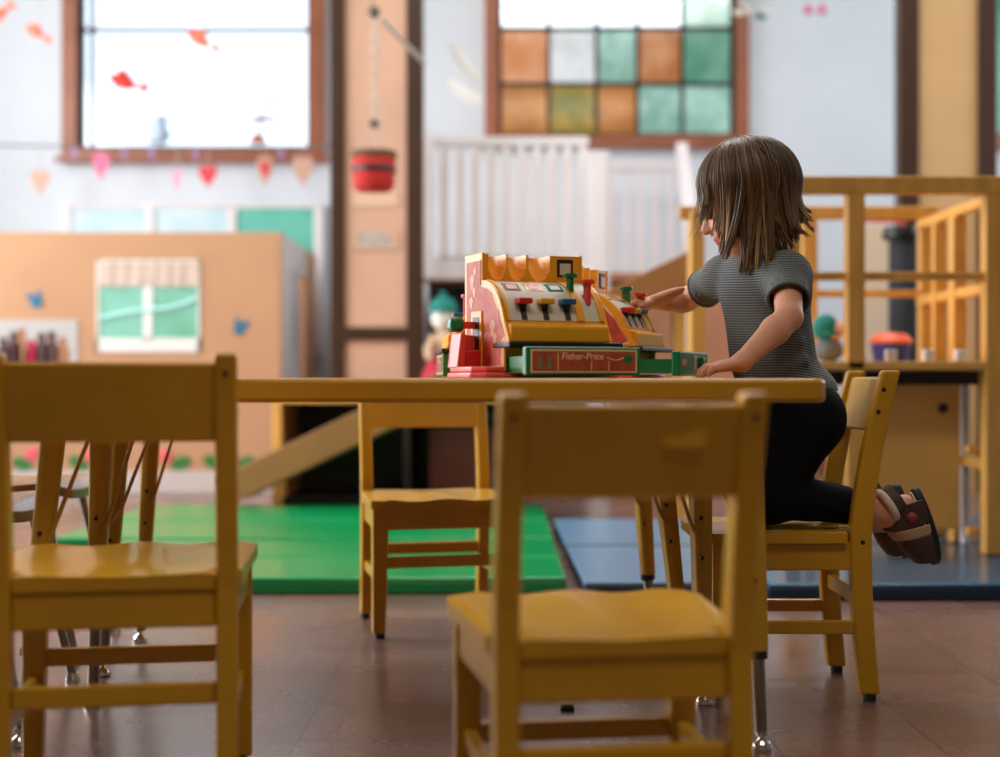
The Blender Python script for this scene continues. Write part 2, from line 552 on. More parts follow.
    def build(s, name, mats, parent=None, relax=1):
        v, f = s.mesh()
        for _ in range(relax):
            acc = np.zeros_like(v); num = np.zeros(len(v))
            for i in range(4):
                for j in ((i + 1) % 4,):
                    np.add.at(acc, f[:, i], v[f[:, j]]); np.add.at(num, f[:, i], 1)
                    np.add.at(acc, f[:, j], v[f[:, i]]); np.add.at(num, f[:, j], 1)
            v = 0.5 * v + 0.5 * acc / np.maximum(num, 1)[:, None]
        me = bpy.data.meshes.new(name)
        me.from_pydata(v.tolist(), [], f.tolist())
        for m in (mats if isinstance(mats, (list, tuple)) else [mats]): me.materials.append(m)
        for p in me.polygons: p.use_smooth = True
        me.update()
        o = bpy.data.objects.new(name, me); COL.objects.link(o)
        if parent is not None: o.parent = parent
        return o, v

# ================================================================== THE ROOM
XL, XR, YF, YB, ZC = -4.0, 4.2, -2.6, 8.7, 4.0
struct(MB().box((XL, YF, -0.1), (XR, YB, 0)).build('floor', M['floor']))
struct(MB().box((XL, YF, ZC), (XR, YB, ZC + 0.1)).build('ceiling', M['ceil']))


def wall_with_holes(name, m, u0, u1, v0, v1, holes, place):
    """holes: (u0,u1,v0,v1) rectangles; place(u0,u1,v0,v1) -> lo, hi of a box"""
    us = sorted({u0, u1, *[h[0] for h in holes], *[h[1] for h in holes]})
    mb = MB()
    for a, b in zip(us, us[1:]):
        hs = sorted([(h[2], h[3]) for h in holes if h[0] <= a and h[1] >= b])
        z = v0
        for h0, h1 in hs:
            if h0 > z: mb.box(*place(a, b, z, h0))
            z = h1
        if z < v1: mb.box(*place(a, b, z, v1))
    return struct(mb.build(name, m))


W1 = (-2.64, -1.19, 2.02, 3.62)
W2 = (-0.01, 1.47, 2.10, 3.62)
W3 = (2.98, 3.9, 2.10, 3.62)
wall_with_holes('wall_back', M['wall'], XL - 0.15, XR + 0.15, 0, ZC, [W1, W2, W3],
                lambda a, b, c, d: ((a, YB, c), (b, YB + 0.16, d)))
WS = (2.6, 7.4, 0.8, 3.5)
WR = (5.0, 8.0, 1.2, 3.5)
wall_with_holes('wall_left', M['wallside'], YF, YB, 0, ZC, [WS], lambda a, b, c, d: ((XL - 0.15, a, c), (XL, b, d)))
wall_with_holes('wall_right', M['wallside'], YF, YB, 0, ZC, [WR], lambda a, b, c, d: ((XR, a, c), (XR + 0.15, b, d)))
struct(MB().box((XL, YF - 0.15, 0), (XR, YF, ZC)).build('wall_front', M['wallside']))
mb = MB().box((XL, YB - 0.02, 0), (XR, YB, 0.14)); struct(mb.build('baseboard_back', M['winwood'], bevel=0.004))

CLEAR = glass_mat('clear_glass', (1.0, 1.0, 1.0))
gl = {
    'o': glass_mat('orange_glass', (0.42, 0.14, 0.05), (0.48, 0.20, 0.10), 7),
    'o2': glass_mat('amber_glass', (0.26, 0.08, 0.016), (0.36, 0.13, 0.03), 6),
    'w': glass_mat('milky_glass', (0.52, 0.46, 0.42), (0.42, 0.38, 0.34), 5),
    'g': glass_mat('green_glass', (0.055, 0.15, 0.09), (0.11, 0.21, 0.14), 7),
    'lg': glass_mat('pale_green_glass', (0.15, 0.24, 0.17), (0.27, 0.36, 0.28), 6),
    'ol': glass_mat('olive_glass', (0.10, 0.085, 0.008), (0.26, 0.14, 0.02), 8),
    'og': glass_mat('rust_glass', (0.28, 0.085, 0.025), (0.38, 0.16, 0.07), 6),
}


def window(name, w, panes, frame_w, glass=None, bars=()):
    u0, u1, v0, v1 = w
    y = YB
    fr = MB()
    fw = frame_w
    for lo, hi in (((u0 - fw, y - 0.05, v0 - fw), (u0, y + 0.1, v1 + fw)), ((u1, y - 0.05, v0 - fw), (u1 + fw, y + 0.1, v1 + fw)),
                   ((u0, y - 0.05, v1), (u1, y + 0.1, v1 + fw)), ((u0, y - 0.05, v0 - fw), (u1, y + 0.1, v0))):
        fr.box(lo, hi)
    root = fr.build(name, M['winwood'], bevel=0.006)
    struct(root)
    s = MB(); k = 0.022
    for a, b in (((u0, v0), (u0 + k, v1)), ((u1 - k, v0), (u1, v1)), ((u0, v0), (u1, v0 + k)), ((u0, v1 - k), (u1, v1))):
        s.box((a[0], y + 0.03, a[1]), (b[0], y + 0.06, b[1]))
    for kind, c, a, b in bars:
        if kind == 'h': s.box((a, y + 0.03, c - 0.012), (b, y + 0.06, c + 0.012))
        else: s.box((c - 0.012, y + 0.03, a), (c + 0.012, y + 0.06, b))
    s.build('sash', M['dark'], root)
    for (a, b, c, d, g) in panes:
        MB().box((a, y + 0.042, c), (b, y + 0.047, d)).build('pane', g, root)
    MB().box((u0 - fw - 0.03, y - 0.09, v0 - fw - 0.0), (u1 + fw + 0.03, y - 0.045, v0 - fw + 0.035)).build('window_sill', M['winwood'], root, bevel=0.004)
    return root


zm = 0.58 + 350 * YB / FP
window('window_1', W1, [(W1[0], W1[1], W1[2], W1[3], CLEAR)], 0.094,
       bars=[('h', zm, W1[0], W1[1]), ('v', W1[0] + 0.075, W1[2], W1[3])])
cx = [(p - 500) * YB / FP for p in (501, 549, 597, 638, 683, 730)]
cz = [0.58 + (378.5 - p) * YB / FP for p in (136, 83, 27, -28, -90)]
cz[0] = W2[2]; cx[0] = W2[0]; cx[-1] = W2[1]; cz[-1] = W2[3]
grid = ['o2', 'ol', 'o2', 'lg', 'lg'], ['o', 'w', 'lg', 'og', 'g'], ['c', 'c', 'c', 'c', 'lg'], ['c', 'c', 'c', 'c', 'c']
panes = [(cx[i], cx[i + 1], cz[j], cz[j + 1], (CLEAR if grid[j][i] == 'c' else gl[grid[j][i]])) for j in range(4) for i in range(5)]
window('window_2', W2, panes, 0.085, bars=[('h', c, W2[0], W2[1]) for c in cz[1:-1]] + [('v', c, W2[2], W2[3]) for c in cx[1:-1]])
window('window_3', W3, [(W3[0], W3[1], W3[2], W3[3], gl['g'])], 0.085)

# display board of painted panels low on the wall under the first window
db = empty('display_board', (-1.9, YB - 0.03, 1.2))
tag(db, 'low row of white-framed pale blue and turquoise painted panels under the left window', 'display board')
x0, x1 = -2.70, -1.13
f = MB()
zt, zb = 1.64, 0.75
edges = [x0, x0 + 0.52, x0 + 1.03, x1]
for e in edges: f.box((e - 0.03 + 1.9, -0.03, zb - 1.2), (e + 0.03 + 1.9, 0.01, zt - 1.2))
f.box((x0 + 1.87, -0.03, zt - 1.2), (x1 + 1.93, 0.01, zt - 1.2 + 0.03)); f.box((x0 + 1.87, -0.03, zb - 1.23), (x1 + 1.93, 0.01, zb - 1.2))
f.build('frame', M['whitewood'], db, bevel=0.004)
for a, b, m in ((0, 1, 'skyp'), (1, 2, 'skyp'), (2, 3, 'tealp')):
    MB().box((edges[a] + 1.93, -0.015, zb - 1.2), (edges[b] + 1.87, 0.005, zt - 1.2)).build('painted_panel', M[m], db)

# pilasters
def column(px0, px1, d, m, extra=False):
    X0 = (px0 - 500) * d / FP; X1 = (px1 - 500) * d / FP
    t = 0.075 if extra else 0.10
    root = struct(MB().box((X0 + t, d + 0.02, 0), (X1 - t, d + 0.09, ZC)).build('column', m))
    tl = MB()
    tl.box((X0, d, 0), (X0 + t, d + 0.10, ZC)); tl.build('corner_trim', M['brown'], root, bevel=0.005)
    tl = MB(); tl.box((X1 - t - (0.01 if extra else 0), d, 0), (X1, d + 0.10, ZC)); tl.build('corner_trim', M['brown'], root, bevel=0.005)
    if extra:
        za = H + (378.5 - 340) * d / FP; zb_ = H + (378.5 - 327) * d / FP
        MB().box((X0 + t, d, za), (X1 - t, d + 0.02, zb_)).build('cross_trim', M['brown'], root, bevel=0.003)
    return root


column(330, 423, 7.0, M['colpaper'], True)
column(900, 998, 7.0, M['colpaper2'])

# ================================================================== THE PLAYHOUSE
PH = 7.05
xr = (281 - 500) * PH / FP
xl = -3.05
zt = H + (378.5 - 232) * PH / FP
ph = empty('playhouse', (xl + 1, PH + 0.7, 0))
tag(ph, 'tan cardboard playhouse with a painted window and butterflies on its front', 'playhouse')
ox, oy = -(xl + 1), -(PH + 0.7)


def loc(p): return (p[0] + ox, p[1] + oy, p[2])


MB().box(loc((xl, PH, 0.11)), loc((xr, PH + 0.03, zt))).build('front_panel', M['card'], ph, bevel=0.004)
MB().box(loc((xl, PH - 0.012, 0)), loc((xr + 0.005, PH + 0.03, 0.11))).build('plinth', mat('pale_plinth', (196, 186, 182), 0.6), ph, bevel=0.003)
yb = 8.35
sd = MB()
xs = xr
sd.box(loc((xs - 0.03, PH + 0.03, 0)), loc((xs, 7.42, zt)))
sd.box(loc((xs - 0.03, 7.42, 1.16)), loc((xs, 7.95, zt)))
sd.build('side_panel', M['white'], ph, bevel=0.003)
sd = MB()
sd.box(loc((xs - 0.03, 7.95, 0)), loc((xs, yb, zt)))
sd.build('side_panel', M['card'], ph, bevel=0.003)
MB().box(loc((xl, yb, 0)), loc((xs, yb + 0.03, zt))).build('rear_panel', M['card'], ph)
# curtain hanging in the doorway
cu = MB(); n = 14
for i in range(n):
    pass
pts = [(xs - 0.012 + 0.008 * math.sin(i * 1.9), 7.42 + 0.30 * i / 20) for i in range(21)]
vs = [loc((p[0] + t, p[1], z)) for z in (0.12, 1.16) for t in (0, 0.004) for p in pts]
fs = []
m_ = 21
for i in range(20):
    fs += [(i, i + 1, 2 * m_ + i + 1, 2 * m_ + i), (m_ + i, 3 * m_ + i, 3 * m_ + i + 1, m_ + i + 1)]
cu.add(vs, fs); cu.build('door_curtain', mat('grey_blue_curtain', (186, 192, 206), 0.9, col2=(222, 220, 222), vscale=4), ph, smooth=60)


# painted window, stickers, flowers, poster on the front panel
def on_front(px, py): return ((px - 500) * PH / FP, H + (378.5 - py) * PH / FP)


a = on_front(97, 352); b = on_front(200, 260)
pw = MB(); w = 0.022
pw.box(loc((a[0], PH - 0.008, a[1])), loc((b[0], PH, a[1] + 0.07)))
pw.box(loc((a[0], PH - 0.008, b[1] - w * .4)), loc((b[0], PH, b[1])))
pw.box(loc((a[0], PH - 0.008, a[1])), loc((a[0] + 0.01, PH, b[1]))); pw.box(loc((b[0] - 0.01, PH - 0.008, a[1])), loc((b[0], PH, b[1])))
mx = on_front(148, 0)[0]
pw.box(loc((mx - 0.024, PH - 0.008, a[1] + 0.06)), loc((mx + 0.024, PH, b[1] - 0.13)))
pw = pw.build('painted_window', M['white'], ph)
MB().box(loc((a[0] + 0.01, PH - 0.003, a[1] + 0.05)), loc((b[0] - 0.01, PH + 0.001, b[1] - 0.1))).build('painted_view', M['scene'], pw)
cm = MB()
for i in range(14):
    u = a[0] + 0.01 + (b[0] - a[0] - 0.02) * i / 14; u2 = a[0] + 0.01 + (b[0] - a[0] - 0.02) * (i + 1) / 14
    cm.box(loc((u, PH - 0.009 - 0.004 * (i % 2), b[1] - 0.135)), loc((u2, PH - 0.002, b[1] - 0.012)))
cm.build('valance', M['curtain'], pw)
rb = [loc((a[0] + 0.02 + (b[0] - a[0] - 0.04) * t, PH - 0.004, a[1] + 0.17 + 0.12 * t * t + 0.02 * math.sin(5 * t))) for t in np.linspace(0, 1, 20)]
MB().tube(rb, 0.012, 6).build('painted_ribbon', M['ribbon'], pw)


def butterfly(px, py, s, flip, parent):
    c = on_front(px, py)
    mb = MB()
    m = FRONT(loc((c[0], PH - 0.001, c[1]))) @ Matrix.Rotation(R(18 * flip), 4, 'Z')
    for sx in (-1, 1):
        up = [(0, 0), (0.35 * sx, 1.0), (0.95 * sx, 1.15), (1.1 * sx, 0.75), (0.75 * sx, 0.15)]
        lo = [(0, 0), (0.75 * sx, 0.1), (0.85 * sx, -0.4), (0.45 * sx, -0.75), (0.1 * sx, -0.4)]
        k = 0.55 if sx == flip else 1
        for poly in (up, lo):
            q = [(x * s * k, y * s) for x, y in poly]
            mb.prism(q if sx > 0 else q[::-1], m, 0.004)
    mb.prism([(-0.1 * s, -0.6 * s), (0.1 * s, -0.6 * s), (0.08 * s, 0.5 * s), (-0.08 * s, 0.5 * s)], m, 0.006)
    return mb.build('butterfly_sticker', M['butter'], parent)


butterfly(38, 301, 0.045, 1, ph)
butterfly(238, 328, 0.045, -1, ph)


def rose(px, py, parent, lpos):
    c = on_front(px, py)
    mb = MB(); s = 0.036
    for k in range(5):
        an = 2 * PI * k / 5
        mb.lathe([(0.55 * s, 0), (0.55 * s, 0.004), (0.3 * s, 0.007)], loc((c[0] + 0.5 * s * math.cos(an), PH - 0.001, c[1] + 0.5 * s * math.sin(an))), 10, axis=(0, -1, 0))
    mb.lathe([(0.5 * s, 0), (0.5 * s, 0.006), (0.2 * s, 0.009)], loc((c[0], PH - 0.001, c[1])), 10, axis=(0, -1, 0))
    o = mb.build('painted_rose', M['rose'], parent)
    for (lx, ly, an) in lpos:
        l = on_front(lx, ly)
        q = [(0.055 * math.cos(t), 0.033 * math.sin(t) * (1 if abs(math.cos(t)) < .95 else .7)) for t in np.linspace(0, 2 * PI, 14, endpoint=False)]
        MB().prism(q, FRONT(loc((l[0], PH - 0.001, l[1]))) @ Matrix.Rotation(R(an), 4, 'Z'), 0.004).build('painted_leaf', M['leaf'], o)


rose(32, 454, ph, [(22, 464, -20)])
rose(92, 456, ph, [(79, 463, -25)])
rose(166, 456, ph, [(181, 463, 20)])
rose(228, 458, ph, [(213, 462, -25), (245, 463, 25)])
# group poster
a = on_front(-12, 366); b = on_front(78, 320)
po = MB().box(loc((a[0], PH - 0.005, a[1])), loc((b[0], PH - 0.001, b[1]))).build('group_poster', M['photo_sky'], ph)
for i, (px, h, m) in enumerate(((4, 20, 'photo_dark'), (14, 24, 'photo_dark'), (22, 26, 'photo_tan'), (32, 18, 'magenta'), (42, 23, 'photo_dark'), (52, 24, 'photo_dark'), (63, 20, 'photo_tan'))):
    c = on_front(px, 366); hh = h * PH / FP * 1.5
    poly = [(-0.035, 0), (0.035, 0), (0.035, hh * 0.55), (0.018, hh * 0.68), (0.022, hh * 0.9), (0, hh), (-0.022, hh * 0.9), (-0.018, hh * 0.68), (-0.035, hh * 0.55)]
    MB().prism(poly, FRONT(loc((c[0], PH - 0.004, c[1]))), 0.003).build('printed_figure', M[m], po)

# ================================================================== LOW CABINET AND THE DARK AREA UNDER THE LOFT
cb = empty('low_cabinet', (-0.45, 6.45, 0)); tag(cb, 'low tan-topped open cabinet with a black interior behind the table', 'cabinet')
c0, c1, cd = -0.56, 0.50, 0.30
MB().box((c0, -cd, 0.47), (c1, cd, 0.50)).build('cabinet_top', M['climbpanel'], cb, bevel=0.004)
MB().box((c0, -cd, 0), (c0 + 0.04, cd, 0.47)).build('side_panel', M['climbpanel'], cb, bevel=0.003)
MB().box((c1 - 0.04, -cd, 0), (c1, cd, 0.47)).build('side_panel', M['dark'], cb, bevel=0.003)
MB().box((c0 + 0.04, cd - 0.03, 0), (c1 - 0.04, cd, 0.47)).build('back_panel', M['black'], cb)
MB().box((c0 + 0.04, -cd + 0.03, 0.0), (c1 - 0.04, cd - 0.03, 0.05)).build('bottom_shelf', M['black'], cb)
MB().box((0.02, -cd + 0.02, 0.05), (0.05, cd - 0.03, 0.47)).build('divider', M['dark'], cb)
# folded cloth on the cabinet
cl = MB(); cl.box((-1.0, 6.2, 0.5005), (-0.82, 6.4, 0.545)); cl.box((-0.99, 6.21, 0.545), (-0.84, 6.39, 0.562))
tag(cl.build('folded_cloth', M['lightblue'], bevel=0.01, seg=3), 'small folded light blue cloth on top of the low cabinet', 'cloth')
# things inside the right bay
bx = empty('storage_box', (-0.17, 6.44, 0.052)); tag(bx, 'reddish brown storage box standing inside the black cabinet', 'box')
b_ = MB(); b_.box((-0.15, -0.2, 0), (0.15, 0.2, 0.02)); b_.box((-0.15, -0.2, 0.02), (-0.13, 0.2, 0.3)); b_.box((0.13, -0.2, 0.02), (0.15, 0.2, 0.3)); b_.box((-0.13, -0.2, 0.02), (0.13, -0.18, 0.3)); b_.box((-0.13, 0.18, 0.02), (0.13, 0.2, 0.3))
b_.build('box_body', mat('red_brown_box', (112, 58, 42), 0.7, var=0.2), bx, bevel=0.004)
MB().box((-0.153, -0.205, 0.3005), (0.153, 0.205, 0.32)).build('box_lid', M['dark'], bx, bevel=0.003)
cl = MB().ball((-0.11, 6.36, 0.410), (0.085, 0.09, 0.037), 16, 10)
tag(cl.build('bundled_cloth', M['lightblue'], smooth=60), 'pale blue bundle of cloth on the brown storage box', 'cloth')

# rag doll on the cabinet, blurred, right of the pilaster
rd = empty('rag_doll', (-0.262, 6.42, 0.501)); tag(rd, 'rag doll in teal cap and magenta skirt sitting on the low cabinet', 'doll')
MB().lathe([(0.001, 0), (0.11, 0.0), (0.115, 0.05), (0.08, 0.14), (0.055, 0.19), (0.001, 0.2)], (0, 0, 0), 18).build('skirt', M['magenta'], rd, smooth=50)
b_ = MB(); b_.ball((0.01, 0, 0.235), (0.06, 0.05, 0.075)); b_.tube([(0.05, -0.01, 0.27), (0.09, -0.05, 0.21), (0.08, -0.09, 0.16)], [0.022, 0.02, 0.016]); b_.tube([(-0.04, -0.01, 0.27), (-0.07, -0.05, 0.21), (-0.06, -0.09, 0.16)], [0.022, 0.02, 0.016])
b_.build('body', M['straptan'], rd, smooth=60)
MB().ball((0, 0, 0.36), (0.055, 0.055, 0.065)).build('head', M['paperw'], rd, smooth=60)
b_ = MB(); b_.lathe([(0.066, 0.385), (0.064, 0.41), (0.045, 0.445), (0.001, 0.46)], (0, 0, 0), 18); b_.ball((0.0, 0, 0.465), 0.018)
b_.build('cap', M['teal'], rd, smooth=50)
b_ = MB()
for s_ in (-1, 1): b_.tube([(0.04 * s_, -0.06, 0.03), (0.045 * s_, -0.14, 0.03), (0.05 * s_, -0.17, 0.04)], [0.022, 0.02, 0.024])
b_.build('stuffed_legs', M['paperw'], rd, smooth=60)

# loft with white railing
lo = empty('loft', (0.4, 7.85, 0)); tag(lo, 'raised play loft with white fascia and picket railing under the coloured window', 'loft')
LX0, LX1 = (424 - 500) * 7.45 / FP, (603 - 500) * 7.45 / FP
zf = H + (378.5 - 280) * 7.45 / FP; zr = H + (378.5 - 138) * 7.45 / FP
lx = lambda x: x - 0.4
ly = lambda y: y - 7.85
MB().box((lx(LX0), ly(7.45), zf), (lx(1.35), ly(8.6), zf + 0.04)).build('loft_floor', M['terr'], lo)
MB().box((lx(LX0), ly(7.42), zf - 0.0), (lx(LX1 - 0.08), ly(7.45), zf + 0.13)).build('fascia', M['whitewood'], lo, bevel=0.004)
MB().box((lx(LX0), ly(7.40), zr - 0.05), (lx(LX1 - 0.08), ly(7.46), zr)).build('hand_rail', M['whitewood'], lo, bevel=0.006)
n = 11
for i in range(n):
    x = LX0 + 0.03 + (LX1 - 0.14 - LX0) * i / (n - 1)
    MB().box((lx(x - 0.026), ly(7.41), zf + 0.12), (lx(x + 0.026), ly(7.445), zr - 0.04)).build('picket', M['whitewood'], lo, bevel=0.003)
for x in (LX0 + 0.0, LX1 - 0.02):
    MB().box((lx(x - 0.05), ly(7.38), zf if x < 0 else 0), (lx(x + 0.05), ly(7.48), zr + 0.03 if x < 0 else zr - 0.08)).build('post', M['whitewood'], lo, bevel=0.006)
MB().box((lx(LX0), ly(7.9), 0), (lx(0.62), ly(7.93), zf)).build('curtain', M['char'], lo)  # dark sheet added for the shade under the loft, no real curtain
MB().box((lx(0.60), ly(7.52), 0), (lx(1.35), ly(7.55), zf)).build('front_boarding', M['terr'], lo, bevel=0.003)
MB().box((lx(0.60), ly(7.55), 0), (lx(0.63), ly(8.6), zf)).build('side_boarding', M['terr'], lo)
for y in (7.5, 8.5):
    MB().box((lx(1.28), ly(y), 0), (lx(1.35), ly(y + 0.07), zf)).build('leg', M['terr'], lo)
# rear railing at the head of the loft stair
zr2 = H + (378.5 - 166) * 8.4 / FP
rx0, rx1 = (606 - 500) * 8.4 / FP, (690 - 500) * 8.4 / FP
MB().box((lx(rx0), ly(8.38), zr2 - 0.03), (lx(rx1), ly(8.43), zr2 + 0.02)).build('hand_rail', M['whitewood'], lo, bevel=0.005)
for i in range(6):
    x = rx0 + 0.03 + (rx1 - rx0 - 0.06) * i / 5
    MB().box((lx(x - 0.024), ly(8.39), zf + 0.04), (lx(x + 0.024), ly(8.42), zr2 - 0.03)).build('picket', M['whitewood'], lo, bevel=0.003)
# sloping white stair rails either side of the stair
p0 = P(587, 153, 7.36); p1 = P(607, 153, 7.36)
MB().box((lx(p0.x), ly(7.31), 0.0), (lx(p1.x), ly(7.37), p0.z)).build('stair_post', M['whitewood'], lo, bevel=0.008)
s_ = MB(); p0 = P(681, 150, 7.5); p1 = P(693, 240, 7.1)
s_.bar((lx(p0.x), ly(p0.y), p0.z), (lx(p1.x), ly(p1.y), p1.z), 0.06, 0.12, up=(0, 1, 0))
s_.bar((lx(p1.x), ly(p1.y), p1.z), (lx(p1.x), ly(p1.y), 0.0), 0.06, 0.08, up=(0, 1, 0))
s_.build('stair_rail', M['whitewood'], lo, bevel=0.006)

# ================================================================== MATS
def gym_mat(name, poly, th, top, side, label, cat, group=None, seams=()):
    """folding gym mat: polygon outline on the floor; seams are (a, b) lines across the top"""
    c = sum((Vector((*p, 0)) for p in poly), Vector()) / len(poly)
    root = empty(name, (c.x, c.y, 0)); tag(root, label, cat, group)
    q = [(p[0] - c.x, p[1] - c.y) for p in poly]
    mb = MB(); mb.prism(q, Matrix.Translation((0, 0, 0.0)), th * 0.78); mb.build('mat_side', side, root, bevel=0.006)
    mb = MB(); mb.prism([(x * 1.0, y * 1.0) for x, y in q], Matrix.Translation((0, 0, th * 0.70)), th * 0.30)
    mb.build('mat_cover', top, root, bevel=0.008, seg=3, smooth=50)
    for (a, b) in seams:
        s = MB(); s.tube([(a[0] - c.x, a[1] - c.y, th - 0.004), (b[0] - c.x, b[1] - c.y, th - 0.004)], 0.007, 8)
        s.build('piping', side, root)
    return root


def G(px, py, z=0.0):
    """floor-plan point seen at a pixel when it lies at height z"""
    d = FP * (H - z) / (py - 378.5)
    return ((px - 500) * d / FP, d)


th = 0.045
gA = [G(235, 594), G(572, 594), (G(560, 552)[0], 4.6), (G(248, 552)[0], 4.6)]
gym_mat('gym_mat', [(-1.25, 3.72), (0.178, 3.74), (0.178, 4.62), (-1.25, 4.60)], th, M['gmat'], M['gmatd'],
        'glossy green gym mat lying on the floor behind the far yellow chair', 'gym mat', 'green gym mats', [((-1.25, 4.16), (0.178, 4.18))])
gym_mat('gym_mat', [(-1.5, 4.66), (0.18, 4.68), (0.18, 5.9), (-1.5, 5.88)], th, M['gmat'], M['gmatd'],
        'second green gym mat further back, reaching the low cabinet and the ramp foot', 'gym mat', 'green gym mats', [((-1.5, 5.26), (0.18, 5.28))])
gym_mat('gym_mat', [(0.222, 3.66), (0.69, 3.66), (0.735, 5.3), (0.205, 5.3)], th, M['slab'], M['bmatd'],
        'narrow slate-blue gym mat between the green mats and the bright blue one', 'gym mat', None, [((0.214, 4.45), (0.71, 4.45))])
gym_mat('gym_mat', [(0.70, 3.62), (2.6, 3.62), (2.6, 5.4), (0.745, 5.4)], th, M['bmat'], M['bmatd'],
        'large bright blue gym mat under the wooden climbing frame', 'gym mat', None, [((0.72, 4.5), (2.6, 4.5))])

# ================================================================== CLIMBING FRAME
cf = empty('climbing_frame', (1.3, 4.55, th + 0.0015)); tag(cf, 'birch climbing frame of posts and rails standing on the blue mat', 'climbing frame')
Y1, Y2 = 4.2, 4.95
mat_th = th; th = th + 0.0015
cl_ = lambda p: (p[0] - 1.3, p[1] - 4.55, p[2] - th)
XA, XB = 1.052, 1.105      # front post
X2, X3 = 1.47, 1.525
XLF = 0.52


def cbox(name, lo, hi, m='climb', bevel=0.004):
    return MB().box(cl_(lo), cl_(hi)).build(name, M[m], cf, bevel=bevel)


cbox('post', (XA, Y1, th), (XB, Y1 + 0.055, 1.19))
cbox('post', (X2, Y1, th), (X3 + 0.01, Y1 + 0.055, 1.19))
cbox('top_rail', (0.86, Y1 - 0.004, 1.14), (2.2, Y1 + 0.05, 1.192))
cbox('post', (2.14, Y1, th), (2.2, Y1 + 0.055, 1.14))
cbox('rung', (0.93, Y1 + 0.015, 0.878), (X2, Y1 + 0.04, 0.904))
cbox('post', (0.86, Y1, th), (0.91, Y1 + 0.055, 1.14))
# rear frame
zb2 = H + (378.5 - 206) * Y2 / FP
for a, b in ((641, 646), (689, 705), (803, 818), (921, 938)):
    if a == 641: continue
    cbox('post', ((a - 500) * Y2 / FP, Y2, th), ((b - 500) * Y2 / FP, Y2 + 0.05, zb2 - 0.045))
cbox('top_rail', ((680 - 500) * Y2 / FP, Y2, zb2 - 0.045), ((940 - 500) * Y2 / FP, Y2 + 0.05, zb2))
cbox('post', ((680 - 500) * Y2 / FP, Y2 - 0.30, th), ((685 - 500) * Y2 / FP, Y2 - 0.26, zb2 - 0.05))
z_ = H + (378.5 - 297) * Y2 / FP
cbox('rung', ((705 - 500) * Y2 / FP, Y2 + 0.01, z_), ((925 - 500) * Y2 / FP, Y2 + 0.035, z_ + 0.026))
# right side frame running from front to back
for z in (1.11, 0.84, 0.56, 0.30):
    cbox('rung', (X2 + 0.012, Y1 + 0.055, z), (X2 + 0.042, Y2, z + 0.032), 'climb')
cbox('post', (X2 + 0.005, 4.52, th), (X2 + 0.05, 4.57, 1.11), 'climb')
cbox('post', (X2 + 0.005, 4.72, th), (X2 + 0.05, 4.75, 1.11), 'climb')
# deck
cbox('deck', (0.93, Y1 + 0.0, 0.606), (X2 + 0.005, Y2, 0.632), 'climbpanel')
cbox('deck', (1.55, Y1 + 0.06, 0.606), (2.2, Y2, 0.632), 'climbpanel')
cbox('deck_beam', (0.92, Y1 + 0.06, 0.56), (X2, Y1 + 0.09, 0.604), 'dark')
# sliding panel under the deck, with a finger hole
pn = MB(); px0, px1 = (866 - 500) * 4.45 / FP, (961 - 500) * 4.45 / FP
pn = pn.box(cl_((px0, 4.45, th + 0.05)), cl_((px1, 4.475, 0.602))).build('panel', M['climbpanel'], cf, bevel=0.005)
hc = P(943, 408, 4.45)
MB().lathe([(0.0165, 0), (0.0165, 0.003), (0.012, 0.003), (0.011, 0.0012), (0.001, 0.001)], cl_((hc.x, 4.4495, hc.z)), 20, axis=(0, -1, 0)).build('finger_hole', M['plug'], pn, smooth=40)
# short ladder beside it
MB().box(cl_((px1 + 0.01, 4.46, th)), cl_((px1 + 0.032, 4.49, 0.6))).build('ladder_rail', M['whitewood'], cf, bevel=0.003)
for z in (H - (453 - 378.5) * 4.3 / FP, H - (535 - 378.5) * 4.3 / FP):
    cbox('rung', (px1 - 0.04, Y1 + 0.06, z), (X2, Y1 + 0.1, z + 0.026), 'climb')
cbox('back_board', (px1 + 0.03, 4.93, 0.1), (X2 + 0.02, 4.945, 0.60), 'dark')

# ramp leading up to the frame
rp = empty('ramp', (0.1, 5.55, th)); tag(rp, 'long tan wooden ramp rising from the green mat towards the climbing frame', 'ramp')
A = P(229, 504, 5.80); Bq = P(704, 262, 5.42)
dirv = (Bq - A).normalized()
side = Vector((0.06, 1.0, 0)).normalized()
rl = lambda v: v - Vector((0.1, 5.55, mat_th))
upv = side.cross(dirv); upv = upv if upv.z > 0 else -upv
A = A + upv * 0.055
for off in (0.0, 0.30):
    a = A + side * off; b = Bq + side * off
    mb = MB(); mb.bar(rl(a), rl(b), 0.03, 0.125, up=upv)
    mb.build('side_rail', M['rampw'], rp, bevel=0.004)
mb = MB(); mb.bar(rl(A + side * 0.15 - upv * 0.03), rl(Bq + side * 0.15 - upv * 0.03), 0.27, 0.02, up=upv); mb.build('ramp_board', M['climbpanel'], rp)
for off in (0.05, 0.25):
    q = A + (Bq - A) * 0.955 + side * off
    MB().box(rl(Vector((q.x - 0.02, q.y - 0.02, 0.001))), rl(Vector((q.x + 0.02, q.y + 0.02, q.z - 0.02)))).build('trestle_leg', M['climb'], rp)

